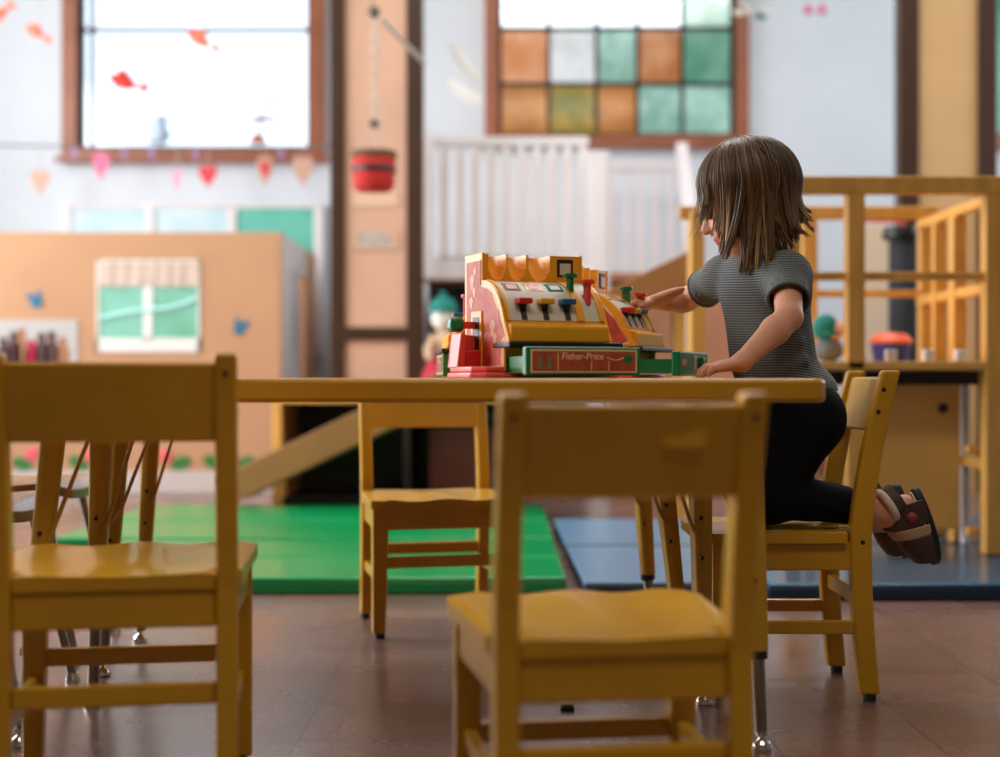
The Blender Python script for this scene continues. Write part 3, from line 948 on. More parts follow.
# things on and behind the climbing frame
bb = empty('toy_bin', (1.30, 4.62, 0.6335)); tag(bb, 'dark blue toy bin with an orange lid on the climbing frame deck', 'bin')
MB().lathe([(0.001, 0), (0.055, 0), (0.066, 0.066), (0.062, 0.066), (0.054, 0.006), (0.001, 0.006)], (0, 0, 0), 20).build('bin', M['bluebin'], bb, smooth=40)
MB().lathe([(0.069, 0.062), (0.071, 0.072), (0.05, 0.095), (0.001, 0.1)], (0, 0, 0), 20).build('bin_lid', M['orange'], bb, smooth=40)
for i, px in enumerate((891, 928, 960)):  # bright spots along the deck edge, built as white blocks
    X = (px - 500) * 4.24 / FP
    mb = MB(); mb.box((X - 0.016, 4.225, 0.6335), (X + 0.016, 4.255, 0.668))
    tag(mb.build('toy_block', M['whitewood'], bevel=0.004), ['white toy block on the deck edge, nearest the tall front post', 'white toy block on the deck edge, middle one of three', 'white toy block on the deck edge, nearest the right-hand post'][i], 'toy block', 'white blocks on the climbing frame')
dl = empty('stuffed_doll', ((829 - 500) * 4.6 / FP, 4.6, 0.6335)); tag(dl, 'stuffed doll in a teal knit hat on the deck behind the girl', 'doll')
MB().ball((0.0, 0, 0.0405), (0.05, 0.045, 0.04)).build('body', M['greyfelt'], dl, smooth=60)
MB().ball((0.018, -0.005, 0.105), (0.033, 0.03, 0.036)).build('head', M['peach'], dl, smooth=60)
mb = MB(); mb.ball((-0.012, 0, 0.115), (0.045, 0.04, 0.046)); mb.tube([(0.03 * math.cos(t), 0.04 * math.sin(t) * 1.0, 0.095 - .0 * t) for t in np.linspace(0, 2 * PI, 16, endpoint=False)], 0.008, 6, closed=True)
mb.build('knit_hat', M['teal'], dl, smooth=60)
rm = empty('punch_bag', ((904 - 500) * 5.9 / FP, 5.9, 0)); tag(rm, 'tall black padded bag standing behind the climbing frame rails', 'padded bag')
zt_ = H + (378.5 - 240) * 5.9 / FP
MB().lathe([(0.001, 0), (0.062, 0), (0.066, 0.03), (0.064, zt_ - 0.02), (0.06, zt_), (0.001, zt_)], (0, 0, 0), 20).build('bag', M['rollmat'], rm, smooth=40)
MB().lathe([(0.001, zt_), (0.075, zt_), (0.082, zt_ + 0.02), (0.07, zt_ + 0.055), (0.001, zt_ + 0.065)], (-0.01, 0, 0), 20).build('cap', M['black'], rm, smooth=40)
sc_ = empty('folding_screen', ((885 - 500) * 6.4 / FP, 6.4, 0)); tag(sc_, 'beige fabric screen behind the black padded bag', 'screen')
zt_ = H + (378.5 - 225) * 6.4 / FP
MB().box((-0.12, -0.01, 0.06), (0.10, 0.01, zt_)).build('fabric_panel', M['beige'], sc_, bevel=0.004)
MB().tube([(-0.13, 0, 0.0), (-0.13, 0, zt_ - 0.03), (-0.09, 0, zt_ + 0.02), (0.07, 0, zt_ + 0.02), (0.11, 0, zt_ - 0.03), (0.11, 0, 0.0)], 0.011, 10).build('frame', M['coral'], sc_, smooth=60)
mb = MB(); mb.box((-0.135, -0.16, 0), (-0.115, 0.16, 0.02)); mb.box((0.095, -0.16, 0), (0.115, 0.16, 0.02)); mb.build('feet', M['coral'], sc_)

# ================================================================== HANGING THINGS
hb = empty('hanging_basket', tuple(P(374, 172, 6.2))); tag(hb, 'small red woven basket with an olive rim hanging before the left pilaster', 'basket')
u = 6.2 / FP
MB().lathe([(0.001, -19 * u), (17 * u, -19 * u), (20 * u, -15 * u), (21.5 * u, 2 * u), (22.5 * u, 14 * u), (21 * u, 14 * u), (20 * u, 2 * u), (18 * u, -14 * u), (0.001, -15 * u)], (0, 0, 0), 28).build('basket', M['basket'], hb, smooth=50)
MB().lathe([(22.6 * u, 13 * u), (23.4 * u, 17 * u), (22.8 * u, 20 * u), (20.5 * u, 20 * u), (20.5 * u, 13 * u)], (0, 0, 0), 28).build('rim', M['basketd'], hb, smooth=50)
MB().lathe([(22.0 * u, -1 * u), (22.5 * u, 1 * u), (22.6 * u, 4 * u), (22.0 * u, 5 * u)], (0, 0, 0), 28).build('band', M['plug'], hb, smooth=50)
top = Vector((0.0, 0, 48 * u))
mb = MB()
for an in (0.3, 1.9, 3.4, 4.9):
    mb.tube([(21.5 * u * math.cos(an), 21.5 * u * math.sin(an), 18 * u), top], 0.0022, 6)
mb.build('basket_cords', M['rope'], hb)
mb = MB()
mb.tube([top + Vector((0.012 * math.sin(i * 1.5), 0.01 * math.cos(i * 1.5), i * (112 * u) / 30)) for i in range(31)], 0.0055, 8)
mb.tube([top + Vector((0.02 + 0.02 * math.sin(i * 0.4), 0, i * (112 * u) / 30)) for i in range(31)], 0.003, 6)
mb.build('hanging_cord', M['rope'], hb, smooth=60)
mb = MB(); mb.ball(top + Vector((0, 0, 0.0)), 0.022, 12, 8); mb.ball(top + Vector((0, 0, 112 * u)), 0.028, 12, 8); mb.tube([top + Vector((0, 0, 112 * u)), top + Vector((-0.02, 0, 150 * u))], 0.004, 6)
mb.build('pulley', mat('pulley_metal', (96, 84, 70), 0.5, metal=0.4), hb, smooth=60)
a = P(381, 17, 6.25); b = P(424, 62, 6.9); c = P(470, 100, 7.2)
mb = MB(); mb.tube([a, (a + b) / 2 + Vector((0, 0, -0.01)), b], 0.011, 8)
tag(mb.build('pulley_line', M['rope'], smooth=60), 'thick white cord running right and down from the basket pulley', 'cord')


def feather(name, p, q, w, label):
    p = Vector(p); q = Vector(q); t = (q - p).normalized(); n = t.cross(Vector((0, 1, 0))).normalized()
    mb = MB(); rings = []
    for i in range(11):
        s = i / 10; ww = w * math.sin(PI * (0.08 + 0.88 * s)) ** 0.6
        c = p + (q - p) * s + Vector((0, 0, -0.02 * math.sin(PI * s)))
        rings.append([c - n * ww, c - Vector((0, .004, 0)), c + n * ww, c + Vector((0, .004, 0))])
    mb.sweep(rings)
    o = mb.build(name, M['paperw'], smooth=80)
    tag(o, label, 'paper streamer', 'white paper streamers')
    return o


feather('hanging_streamer', P(452, 43, 7.15), P(479, 82, 7.2), 0.03, 'upper of two white paper streamers hanging beside the pale blue wall')
feather('hanging_streamer', P(449, 81, 7.0), P(484, 101, 7.05), 0.032, 'lower of two white paper streamers hanging beside the pale blue wall')

# notes on the pilaster
mb = MB(); a = P(352, 206, 6.99); b = P(398, 191, 6.99); mb.box((a.x, 7.013, a.z), (b.x, 7.0195, b.z))
tag(mb.build('paper_notice', mat('cream_paper', (214, 178, 152), 0.7)), 'blank cream paper strip on the left pilaster just below the basket', 'notice')
nt_ = empty('printed_notice', tuple(P(377, 240, 7.0) + Vector((0, 0.0135, 0)))); tag(nt_, 'pale notice with lines of grey print low on the left pilaster', 'notice')
u7 = 7.0 / FP
MB().box((-24 * u7, 0.0, -10 * u7), (22 * u7, 0.006, 11 * u7)).build('sheet', M['colpaper'], nt_)
for k in range(3):
    MB().box((-20 * u7, -0.002, (-7 + 5.5 * k) * u7), ((17 - 3 * k) * u7, 0.0, (-3.5 + 5.5 * k) * u7)).build('print_line', M['paperg'], nt_)

# bunting: cord, hearts and pegs
DB = 8.3
pts = [P(-60, 144, DB + 0.015), P(40, 146, DB + 0.015), P(130, 149, DB + 0.015), P(220, 150, DB + 0.015), P(300, 149, DB + 0.015), P(329, 146, 7.5)]
tag(MB().tube(pts, 0.006, 6).build('bunting_cord', mat('grey_cord', (92, 84, 84), 0.8), smooth=60), 'thin grey cord strung across the wall below the left window', 'cord')


def heart(px, py, w, h, m, label, inner=None, d=DB):
    c = P(px, py, d); s = d / FP
    root = empty('hanging_heart', tuple(c)); tag(root, label, 'paper heart', 'hearts hung along the bunting cord')
    pts = []
    for t in np.linspace(0, 2 * PI, 36, endpoint=False):
        x = math.sin(t) ** 3; y = (13 * math.cos(t) - 5 * math.cos(2 * t) - 2 * math.cos(3 * t) - math.cos(4 * t)) / 15
        pts.append((x * w / 2 * s, (y + 0.1) * h / 2 * s))
    pts = pts[::-1]
    MB().prism(pts, FRONT((0, 0.004, 0)), 0.008).build('heart', M[m], root, bevel=0.002)
    if inner:
        MB().prism([(x * 0.62, y * 0.62 + 0.006) for x, y in pts], FRONT((0, -0.004, 0)), 0.004).build('heart_centre', M[inner], root)
    zc = H + (378.5 - 148.5) * d / FP - c.z
    MB().tube([(0, 0, h * 0.3 * s), (0, 0, zc)], 0.003, 5).build('thread', M['rope'], root)
    return root


heart(40, 182, 19, 27, 'htan', 'dusty tan paper heart hanging left of the left window')
heart(101, 166, 16, 30, 'hpink', 'bright pink paper heart hanging below the left end of the window sill')
heart(177, 180, 9, 24, 'hlpink', 'narrow pale pink paper heart seen almost edge on')
heart(208, 176, 18, 26, 'hred', 'plain red paper heart right of the narrow pale pink one')
heart(265, 171, 16, 32, 'htan', 'tan paper heart with a smaller red heart on it', 'hred')
heart(303, 171, 21, 34, 'htan', 'large tan paper heart hanging nearest the dark pilaster')
for i, (px, n_) in enumerate(((75, 'below the left corner of the window frame'), (125, 'right of the bright pink heart'), (152, 'left of the narrow pale pink heart'), (196, 'left of the plain red heart'), (281, 'between the two tan hearts on the right'))):
    c = P(px, 152, DB)
    pg = empty('clothes_peg', tuple(c)); tag(pg, 'small lilac peg on the bunting cord ' + n_, 'peg', 'lilac pegs on the bunting cord')
    for s_ in (-1, 1):
        mb = MB(); mb.bar((0.010 * s_, 0, 0.03), (0.006 * s_, 0, -0.045), 0.009, 0.018, up=(0, 1, 0)); mb.build('peg_half', M['lilac'], pg, bevel=0.002)


def bird(px, py, d, w, m, ang, label):
    c = P(px, py, d); s = w * d / FP / 2 * 1.25
    root = empty('hanging_bird', tuple(c)); root.rotation_euler = (0, R(ang), 0)
    tag(root, label, 'paper bird', 'folded paper birds on threads')
    mb = MB()
    mb.sweep([[(-s + s * 0.0, 0, 0.05 * s)] * 4, [(-0.45 * s, -0.16 * s, 0), (-0.45 * s, 0, -0.34 * s), (-0.45 * s, 0.16 * s, 0), (-0.45 * s, 0, 0.42 * s)],
              [(0.1 * s, -0.16 * s, 0), (0.1 * s, 0, -0.32 * s), (0.1 * s, 0.16 * s, 0), (0.1 * s, 0, 0.30 * s)], [(0.55 * s, -0.02, 0), (0.55 * s, 0, -0.05 * s), (0.55 * s, 0.02, 0), (0.55 * s, 0, 0.05 * s)]])
    mb.build('body', m, root)
    for sg in (-1, 1):
        mb = MB(); mb.sweep([[(-0.5 * s, 0, 0.1 * s), (0.15 * s, 0, 0.1 * s), (0.15 * s, 0, 0.06 * s), (-0.5 * s, 0, 0.06 * s)],
                             [(-0.35 * s, sg * 0.5 * s, 0.5 * s), (-0.05 * s, sg * 0.5 * s, 0.5 * s), (-0.05 * s, sg * 0.5 * s, 0.47 * s), (-0.35 * s, sg * 0.5 * s, 0.47 * s)]])
        mb.build('wing', m, root)
    mb = MB(); mb.sweep([[(0.5 * s, -0.01, 0.03 * s), (0.5 * s, 0.01, 0.03 * s), (0.5 * s, 0.01, -0.03 * s), (0.5 * s, -0.01, -0.03 * s)],
                         [(s, -0.01, 0.32 * s), (s, 0.01, 0.32 * s), (s, 0.01, -0.3 * s), (s, -0.01, -0.3 * s)]]); mb.build('tail', m, root)
    th_ = MB(); th_.tube([(0, 0, 0.2 * s), (math.sin(R(-ang)) * 1.2, 0, 1.2 * math.cos(R(ang)))], 0.0015, 5); th_.build('thread', M['rope'], root)
    return root


bird(127, 83, 7.9, 34, M['bird'], 16, 'red folded paper bird hanging in front of the bright left window')
bird(202, 41, 7.9, 30, M['birdpale'], 28, 'faded red paper bird hanging high at the middle of the left window')
bird(37, 33, 7.9, 24, M['birdpale'], 30, 'salmon paper bird hanging left of the window on the white wall')
bird(0, 14, 7.9, 28, M['birdpale'], -40, 'salmon paper bird cut off by the left edge of the photo')
# whirligig on the sill
wg = empty('whirligig', tuple(P(261, 143, 8.6))); tag(wg, 'small whirligig toy with an orange foot on the left window sill', 'toy')
uu = 8.6 / FP
MB().lathe([(0.001, 0), (9 * uu, 0), (7 * uu, 5 * uu), (2 * uu, 10 * uu), (0.001, 11 * uu)], (-3 * uu, 0, 0), 16).build('foot', mat('orange_wood', (204, 120, 80), 0.5), wg, smooth=50)
MB().tube([(-2 * uu, 0, 9 * uu), (0, 0, 24 * uu), (4 * uu, 0, 40 * uu)], 0.008, 6).build('stem', M['greyfelt'], wg)
MB().box((-11 * uu, -0.03, 22 * uu), (15 * uu, 0.03, 25.5 * uu)).build('cross_plate', M['winwood'], wg, bevel=0.003)
MB().bar((4 * uu, 0, 39 * uu), (15 * uu, 0, 43 * uu), 0.012, 0.02).build('vane', M['greyfelt'], wg)
jg = empty('glass_jug', tuple(P(158, 143, 8.6))); tag(jg, 'pale blue jug standing on the left window sill', 'jug')
MB().lathe([(0.001, 0), (9 * uu, 0), (12 * uu, 6 * uu), (11 * uu, 15 * uu), (8 * uu, 20 * uu), (10 * uu, 26 * uu), (8.5 * uu, 26 * uu), (7 * uu, 20 * uu), (0.001, 5 * uu)], (0, 0, 0), 20).build('jug_body', M['glassblue'], jg, smooth=50)
MB().tube([(9 * uu, 0, 23 * uu), (17 * uu, 0, 22 * uu), (17 * uu, 0, 10 * uu), (11 * uu, 0, 6 * uu)], 1.4 * uu, 8).build('handle', M['glassblue'], jg, smooth=60)
# paper ornaments at the top edge of the picture
mo = empty('hanging_mobile', tuple(P(748, 8, 7.6))); tag(mo, 'white and green paper mobile cut off by the top of the photo', 'mobile')
for i, (dx, dz, m) in enumerate(((-10, -4, 'paperw'), (0, -2, 'paperw'), (12, -8, 'teal'), (18, -2, 'paperw'), (-4, 6, 'skyp'))):
    q = 7.6 / FP
    mb = MB(); mb.sweep([[((dx - 7) * q, 0, dz * q)] * 3, [(dx * q, -0.02, (dz + 3) * q), (dx * q, 0.02, (dz + 3) * q), (dx * q, 0, (dz - 4) * q)], [((dx + 8) * q, 0, (dz - 2) * q)] * 3])
    mb.build('paper_leaf', M[m], mo)
MB().tube([(0, 0, 0), (0.01, 0, 0.6)], 0.002, 5).build('thread', M['rope'], mo)
for px, n_ in ((808, 'left of a pair at the top of the right wall'), (822, 'right of a pair at the top of the right wall')):
    og = empty('hanging_tassel', tuple(P(px, 4, 7.8))); tag(og, 'small pink paper tassel, ' + n_, 'tassel', 'pink paper tassels')
    MB().lathe([(0.001, 0.0), (0.018, -0.01), (0.03, -0.05), (0.001, -0.052)], (0, 0, 0), 10).build('tassel', M['hpink'], og)
    MB().tube([(0, 0, 0), (0, 0, 0.5)], 0.0015, 5).build('thread', M['rope'], og)

# ================================================================== CHAIRS
def chair(x, y, rz, Wb, Wf, D, hs, hb, label, zf=0.153, zr=0.182, lean=0.055, plate=False):
    root = empty('wooden_chair', (x, y, 0), rz)
    tag(root, label, 'chair', 'yellow painted wooden chairs')
    pw_, pd = 0.028, 0.040
    m = M['paint']

    def ly_(z):       # centre line of a rear post
        if z < hs: return 0.020 - 0.018 * ((hs - z) / hs) ** 2
        t = (z - hs) / (hb - hs); return 0.020 - lean * t * (0.55 + 0.45 * t)
    for s in (-1, 1):
        cx_ = s * (Wb / 2 - pw_ / 2)
        mb = MB(); rings = []
        for i in range(13):
            z = 0.012 + (hb - 0.012) * i / 12
            d = pd * (1 - 0.16 * max(0, (z - hs) / (hb - hs))) * (1 - 0.1 * max(0, (hs - z) / hs))
            yy = ly_(z); w = pw_ / 2
            rings.append([(cx_ - w, yy - d / 2, z), (cx_ + w, yy - d / 2, z), (cx_ + w, yy + d / 2, z), (cx_ - w, yy + d / 2, z)])
        mb.sweep(rings)
        leg = mb.build('rear_post', m, root, bevel=0.006, seg=3)
        MB().lathe([(0.001, 0), (0.011, 0), (0.012, 0.006), (0.010, 0.013), (0.001, 0.013)], (cx_, ly_(0.0), 0), 14).build('foot_glide', M['rubber'], leg, smooth=40)
        for z in (hb - 0.035, hb - 0.075, hs - 0.02):
            MB().lathe([(0.001, -0.001), (0.0042, -0.001), (0.0042, 0.0006), (0.001, 0.0006)], (cx_ + s * pw_ / 2, ly_(z) + (0.006 if z > hs else -0.002), z), 10, axis=(s, 0, 0)).build('plug', M['plug'], leg)
        MB().lathe([(0.001, -0.001), (0.004, -0.001), (0.004, 0.0006), (0.001, 0.0006)], (cx_, ly_(hb - 0.025) - pd * 0.43, hb - 0.025), 10, axis=(0, -1, 0)).build('plug', M['plug'], leg)
    # top rail, slightly bowed
    mb = MB(); rings = []
    zt_, zb_ = hb - 0.012, hb - 0.112
    for i in range(11):
        u_ = -1 + 2 * i / 10; x_ = u_ * (Wb / 2 - pw_ + 0.004); bow = -0.008 * (1 - u_ * u_)
        rings.append([(x_, ly_(zb_) - 0.009 + bow, zb_), (x_, ly_(zb_) + 0.009 + bow, zb_), (x_, ly_(zt_) + 0.009 + bow, zt_), (x_, ly_(zt_) - 0.009 + bow, zt_)])
    mb.sweep(rings); mb.build('backrest', m, root, bevel=0.005, seg=3, smooth=35)
    if plate:
        zp = hb - 0.045
        MB().box((0.030, ly_(zp) - 0.0165, zp - 0.014), (0.076, ly_(zp) - 0.010, zp + 0.014)).build('maker_plate', m, root, bevel=0.0015)
    # seat, saddle-shaped with rounded front corners
    th_ = 0.021
    ys = [0.006, 0.02, 0.0455, 0.046] + list(np.linspace(0.06, D + 0.012, 16))
    yf = ys[-1]; rr_ = 0.035; nc = 25
    top = []; bot = []
    for y_ in ys:
        if y_ < 0.0458: hw = Wb / 2 - pw_ - 0.001
        else: hw = Wb / 2 + 0.004 + (Wf / 2 - Wb / 2 - 0.004) * (y_ - 0.046) / (D - 0.046)
        if y_ > yf - rr_: hw -= rr_ - math.sqrt(max(0, rr_ ** 2 - (y_ - yf + rr_) ** 2)) * 0.999
        hw = max(hw, 0.05)
        for j in range(nc):
            xn = -1 + 2 * j / (nc - 1); f = min(1, max(0, (y_ - 0.03) / 0.08))
            z = hs - 0.0050 * math.sin(PI * xn) ** 2 * f - 0.004 * (1 - abs(xn)) * (1 - f) - (0.003 if j in (0, nc - 1) else 0)
            top.append((xn * hw, y_, z)); bot.append((xn * hw, y_, hs - th_))
    nr = len(ys); N = len(top); fs = []
    for i in range(nr - 1):
        for j in range(nc - 1):
            a = i * nc + j
            fs.append((a, a + 1, a + nc + 1, a + nc)); fs.append((N + a, N + a + nc, N + a + nc + 1, N + a + 1))
    ring = [j for j in range(nc)] + [i * nc + nc - 1 for i in range(1, nr)] + [(nr - 1) * nc + j for j in range(nc - 2, -1, -1)] + [i * nc for i in range(nr - 2, 0, -1)]
    for k in range(len(ring)):
        a, b = ring[k], ring[(k + 1) % len(ring)]
        fs.append((a, N + a, N + b, b))
    MB().add(top + bot, fs).build('seat', m, root, bevel=0.003, smooth=38)
    # aprons
    z1, z0 = hs - th_, hs - th_ - 0.05
    lw = 0.036
    fx = Wf / 2 - 0.010 - lw / 2; fy = D - 0.012 - lw / 2
    MB().box((-(Wb / 2 - pw_), 0.010, z0), (Wb / 2 - pw_, 0.027, z1)).build('apron', m, root, bevel=0.003)
    MB().box((-fx + lw / 2 - 0.004, fy - 0.002, z0), (fx - lw / 2 + 0.004, fy + 0.014, z1)).build('apron', m, root, bevel=0.003)
    for s in (-1, 1):
        MB().bar((s * (Wb / 2 - 0.014), 0.036, (z0 + z1) / 2), (s * (fx + 0.006), fy - 0.012, (z0 + z1) / 2), 0.016, 0.05).build('apron', m, root, bevel=0.003)
        mb = MB(); rings = []
        for z, k in ((0.012, 0.80), (hs * 0.5, 0.93), (z0, 1.0), (z1 + 0.001, 1.0)):
            w = lw / 2
            ox_ = s * (1 - k) * w; oy_ = (1 - k) * w
            rings.append([(s * fx + ox_ - w * k, fy + oy_ - w * k, z), (s * fx + ox_ + w * k, fy + oy_ - w * k, z), (s * fx + ox_ + w * k, fy + oy_ + w * k, z), (s * fx + ox_ - w * k, fy + oy_ + w * k, z)])
        leg = mb.sweep(rings).build('front_leg', m, root, bevel=0.004, seg=2)
        MB().lathe([(0.001, 0), (0.011, 0), (0.012, 0.006), (0.010, 0.013), (0.001, 0.013)], (s * fx, fy, 0), 14).build('foot_glide', M['rubber'], leg, smooth=40)
        za = 0.132
        MB().bar((s * (Wb / 2 - 0.014), ly_(za) + 0.012, za), (s * fx, fy - 0.01, za), 0.015, 0.024).build('stretcher', m, root, bevel=0.003)
    MB().bar((-(Wb / 2 - pw_), ly_(zr), zr), (Wb / 2 - pw_, ly_(zr), zr), 0.015, 0.028).build('stretcher', m, root, bevel=0.003)
    MB().bar((-fx + 0.01, fy + 0.002, zf), (fx - 0.01, fy + 0.002, zf), 0.015, 0.026).build('stretcher', m, root, bevel=0.003)
    return root


chair(0.1345, 1.475, R(7.6), 0.283, 0.330, 0.325, 0.305, 0.566, 'yellow wooden chair nearest the camera, its back towards us before the toy cash register', 0.134, 0.172, plate=True)
chair(-0.488, 1.755, R(9.0), 0.308, 0.352, 0.350, 0.332, 0.612, 'yellow wooden chair at the left edge of the photo with its back towards us', 0.168, 0.176)
chair(-0.186, 3.40, R(193), 0.315, 0.350, 0.300, 0.312, 0.572, 'yellow wooden chair on the far side of the table, facing us before the green mat', 0.168, 0.168)
chair(0.668, 2.625, R(90), 0.272, 0.300, 0.300, 0.306, 0.595, 'yellow wooden chair at the right end of the table that the girl kneels on')


# ================================================================== TABLES
def table(x0, x1, y0, y1, feet, label, dx=0.0):
    cx_, cy_ = (x0 + x1) / 2, (y0 + y1) / 2
    root = empty('activity_table', (cx_, cy_, 0)); tag(root, label, 'table', 'yellow activity tables')
    r = 0.035; poly = []
    for (cx2, cy2, a0) in ((x1 + dx - r, y1 - r, 0), (x0 + r, y1 - r, 90), (x0 + r, y0 + r, 180), (x1 - r, y0 + r, 270)):
        for k in range(7):
            an = R(a0 + 15 * k); poly.append((cx2 + r * math.cos(an) - cx_, cy2 + r * math.sin(an) - cy_))
    MB().prism(poly, Matrix.Translation((0, 0, H - 0.0365)), 0.0365).build('tabletop', M['table'], root, bevel=0.007, seg=3, smooth=35)
    for (fx, fy, tx, ty) in feet:
        f = Vector((fx - cx_, fy - cy_, 0)); t = Vector((tx - cx_, ty - cy_, H - 0.036)); dv = t / 1 - f
        at = lambda z: f + dv * (z / (H - 0.036))
        sgn = 1 if fx > cx_ else -1
        mb = MB(); rings = []
        for z, rr_ in ((0.152, 0.0165), (0.30, 0.0195), (H - 0.036, 0.0235)):
            c = at(z); rings.append([(c.x + rr_ * a, c.y + rr_ * b, z) for a, b in ((-1, 0.45), (-0.62, -0.75), (0.1, -1), (1, -0.55), (0.8, 0.7), (-0.2, 1))])
        leg = mb.sweep(rings).build('leg', M['tleg'], root, bevel=0.004, seg=3)
        MB().tube([at(0.026), at(0.16)], 0.0105, 14).build('leg_tube', M['steel'], leg, smooth=40)
        MB().tube([at(0.141), at(0.153)], 0.0155, 14).build('collar', M['rubber'], leg, smooth=40)
        MB().lathe([(0.001, 0), (0.016, 0), (0.0175, 0.004), (0.013, 0.013), (0.006, 0.018), (0.0055, 0.022), (0.010, 0.024), (0.010, 0.030), (0.001, 0.031)], (f.x, f.y, 0), 20).build('foot_glide', M['chrome'], leg, smooth=50)
        for z in (0.335, 0.265):
            c = at(z)
            MB().lathe([(0.001, 0), (0.0042, 0), (0.0032, 0.003), (0.001, 0.0035)], c + Vector((0.002 * -sgn, -0.0205, 0)), 10, axis=(0, -1, 0)).build('bolt', M['plug'], leg, smooth=40)
        # bent brace rod from the leg up to the underside of the top
        a = at(0.30); e = Vector((-sgn * 0.085, 0.03 if fy < cy_ else -0.03, H - 0.037))
        b = Vector((a.x - sgn * 0.004, a.y - 0.014, 0.30)); 
        pts = [b + Vector((sgn * 0.012, 0, 0.004)), b + Vector((0, -0.002, 0)), b + Vector((-sgn * 0.010, -0.002, 0.012)), b + Vector((-sgn * 0.018, 0, 0.032)), Vector((a.x - sgn * 0.092, a.y + e.y, H - 0.037))]
        MB().tube(pts, 0.0036, 8).build('brace_rod', M['tleg'], leg, smooth=60)
    return root


table(-0.87, 0.497, 2.09, 2.548,
      [(-0.757, 2.19, -0.714, 2.235), (0.409, 2.168, 0.391, 2.205), (-0.724, 2.47, -0.700, 2.44), (0.363, 2.470, 0.349, 2.445)],
      'yellow activity table in front, carrying the toy cash registers', -0.055)
table(-0.90, 0.437, 2.553, 3.12,
      [(-0.776, 2.71, -0.745, 2.74), (0.360, 2.700, 0.302, 2.715), (-0.793, 3.06, -0.757, 3.03), (0.333, 3.04, 0.295, 3.01)],
      'yellow activity table pushed against the far side of the front table', -0.04)


# plywood stacking chairs at the left end of the tables
def ply_chair(x, y, rz, label):
    root = empty('stacking_chair', (x, y, 0), rz); tag(root, label, 'chair', 'plywood chairs with steel legs')
    w, d, hs = 0.165, 0.17, 0.372
    mb = MB(); rings = []
    for i in range(17):
        t = i / 16; y_ = -d + 2 * d * t
        z = hs - 0.012 * math.sin(PI * t) - (0.022 * ((t - 0.82) / 0.18) ** 2 if t > 0.82 else 0)
        ww = w * (1 - 0.35 * max(0, (t - 0.8) / 0.2) ** 2)
        top = [(-ww + 2 * ww * k / 8, y_, z - 0.006 * (1 - (k / 4 - 1) ** 2)) for k in range(9)]
        rings.append(top + [(p[0] * 0.97, p[1] * 0.98, p[2] - 0.020) for p in reversed(top)])
    mb.sweep(rings); mb.build('seat', M['ply'], root, bevel=0.003, smooth=50)
    mb = MB(); rings = []
    for i in range(9):
        u_ = -1 + i / 4
        x_ = 0.165 * u_; yb_ = -0.20 - 0.03 * (1 - u_ * u_)
        rings.append([(x_, yb_ + 0.0, 0.50), (x_, yb_ + 0.011, 0.50), (x_, yb_ - 0.012, 0.63), (x_, yb_ - 0.023, 0.63)])
    mb.sweep(rings); mb.build('backrest', M['ply'], root, bevel=0.005, smooth=50)
    for s in (-1, 1):
        MB().tube([(s * 0.15, 0.19, 0.012), (s * 0.125, 0.12, 0.33), (s * 0.12, 0.09, hs - 0.024), (s * 0.12, -0.13, hs - 0.03)], 0.0095, 10).build('front_leg', M['steel'], root, smooth=60)
        MB().tube([(s * 0.15, -0.20, 0.012), (s * 0.13, -0.15, hs - 0.03), (s * 0.13, -0.19, 0.47), (s * 0.13, -0.226, 0.60)], 0.0095, 10).build('rear_leg', M['steel'], root, smooth=60)
        for y_ in (0.19, -0.20):
            MB().lathe([(0.001, 0), (0.014, 0), (0.014, 0.008), (0.010, 0.02), (0.001, 0.02)], (s * 0.15, y_, 0), 12).build('foot_glide', M['chrome'], root, smooth=50)
    MB().tube([(-0.12, 0.09, hs - 0.026), (0.12, 0.09, hs - 0.026)], 0.008, 10).build('seat_frame', M['steel'], root, smooth=60)
    return root


ply_chair(-1.005, 2.50, R(-90), 'plywood chair on steel legs tucked under the left table end, nearer of the two')
ply_chair(-1.060, 2.99, R(-90), 'plywood chair on steel legs tucked under the left table end, farther of the two')
sm = MB(); c = P(567, 708, 2.44); sm.box((c.x - 0.012, 2.42, 0.0), (c.x + 0.012, 2.44, 0.006)); sm.box((c.x - 0.009, 2.424, 0.006), (c.x + 0.011, 2.436, 0.009))
tag(sm.build('rubber_scrap', M['rubber'], bevel=0.002), 'tiny black scrap lying on the floor beneath the front chair', 'scrap')


# ================================================================== TOY CASH REGISTERS
def text_mesh(body, size, m, parent, mtx, name, extrude=0.0004):
    cu_ = bpy.data.curves.new(name, 'FONT'); cu_.body = body; cu_.size = size; cu_.extrude = extrude
    cu_.align_x = 'CENTER'; cu_.align_y = 'CENTER'; cu_.shear = 0.15
    tmp = bpy.data.objects.new('tmp', cu_); COL.objects.link(tmp)
    bpy.context.view_layer.update()
    me = bpy.data.meshes.new_from_object(tmp.evaluated_get(bpy.context.evaluated_depsgraph_get()))
    bpy.data.objects.remove(tmp)
    me.name = name; me.transform(mtx); me.materials.clear(); me.materials.append(m)
    o = bpy.data.objects.new(name, me); COL.objects.link(o); o.parent = parent
    return o


CURVE = [(0.018, 0.1665), (-0.002, 0.1640), (-0.025, 0.156), (-0.043, 0.1440), (-0.057, 0.131), (-0.069, 0.1145), (-0.078, 0.096)]


def on_curve(t):
    f = t * (len(CURVE) - 1); i = min(int(f), len(CURVE) - 2); f -= i
    a, b = CURVE[i], CURVE[i + 1]
    y, z = a[0] + (b[0] - a[0]) * f, a[1] + (b[1] - a[1]) * f
    ty, tz = b[0] - a[0], b[1] - a[1]; l = math.hypot(ty, tz)
    return y, z, ty / l, tz / l       # position and downward tangent; outward normal = (tz, -ty)


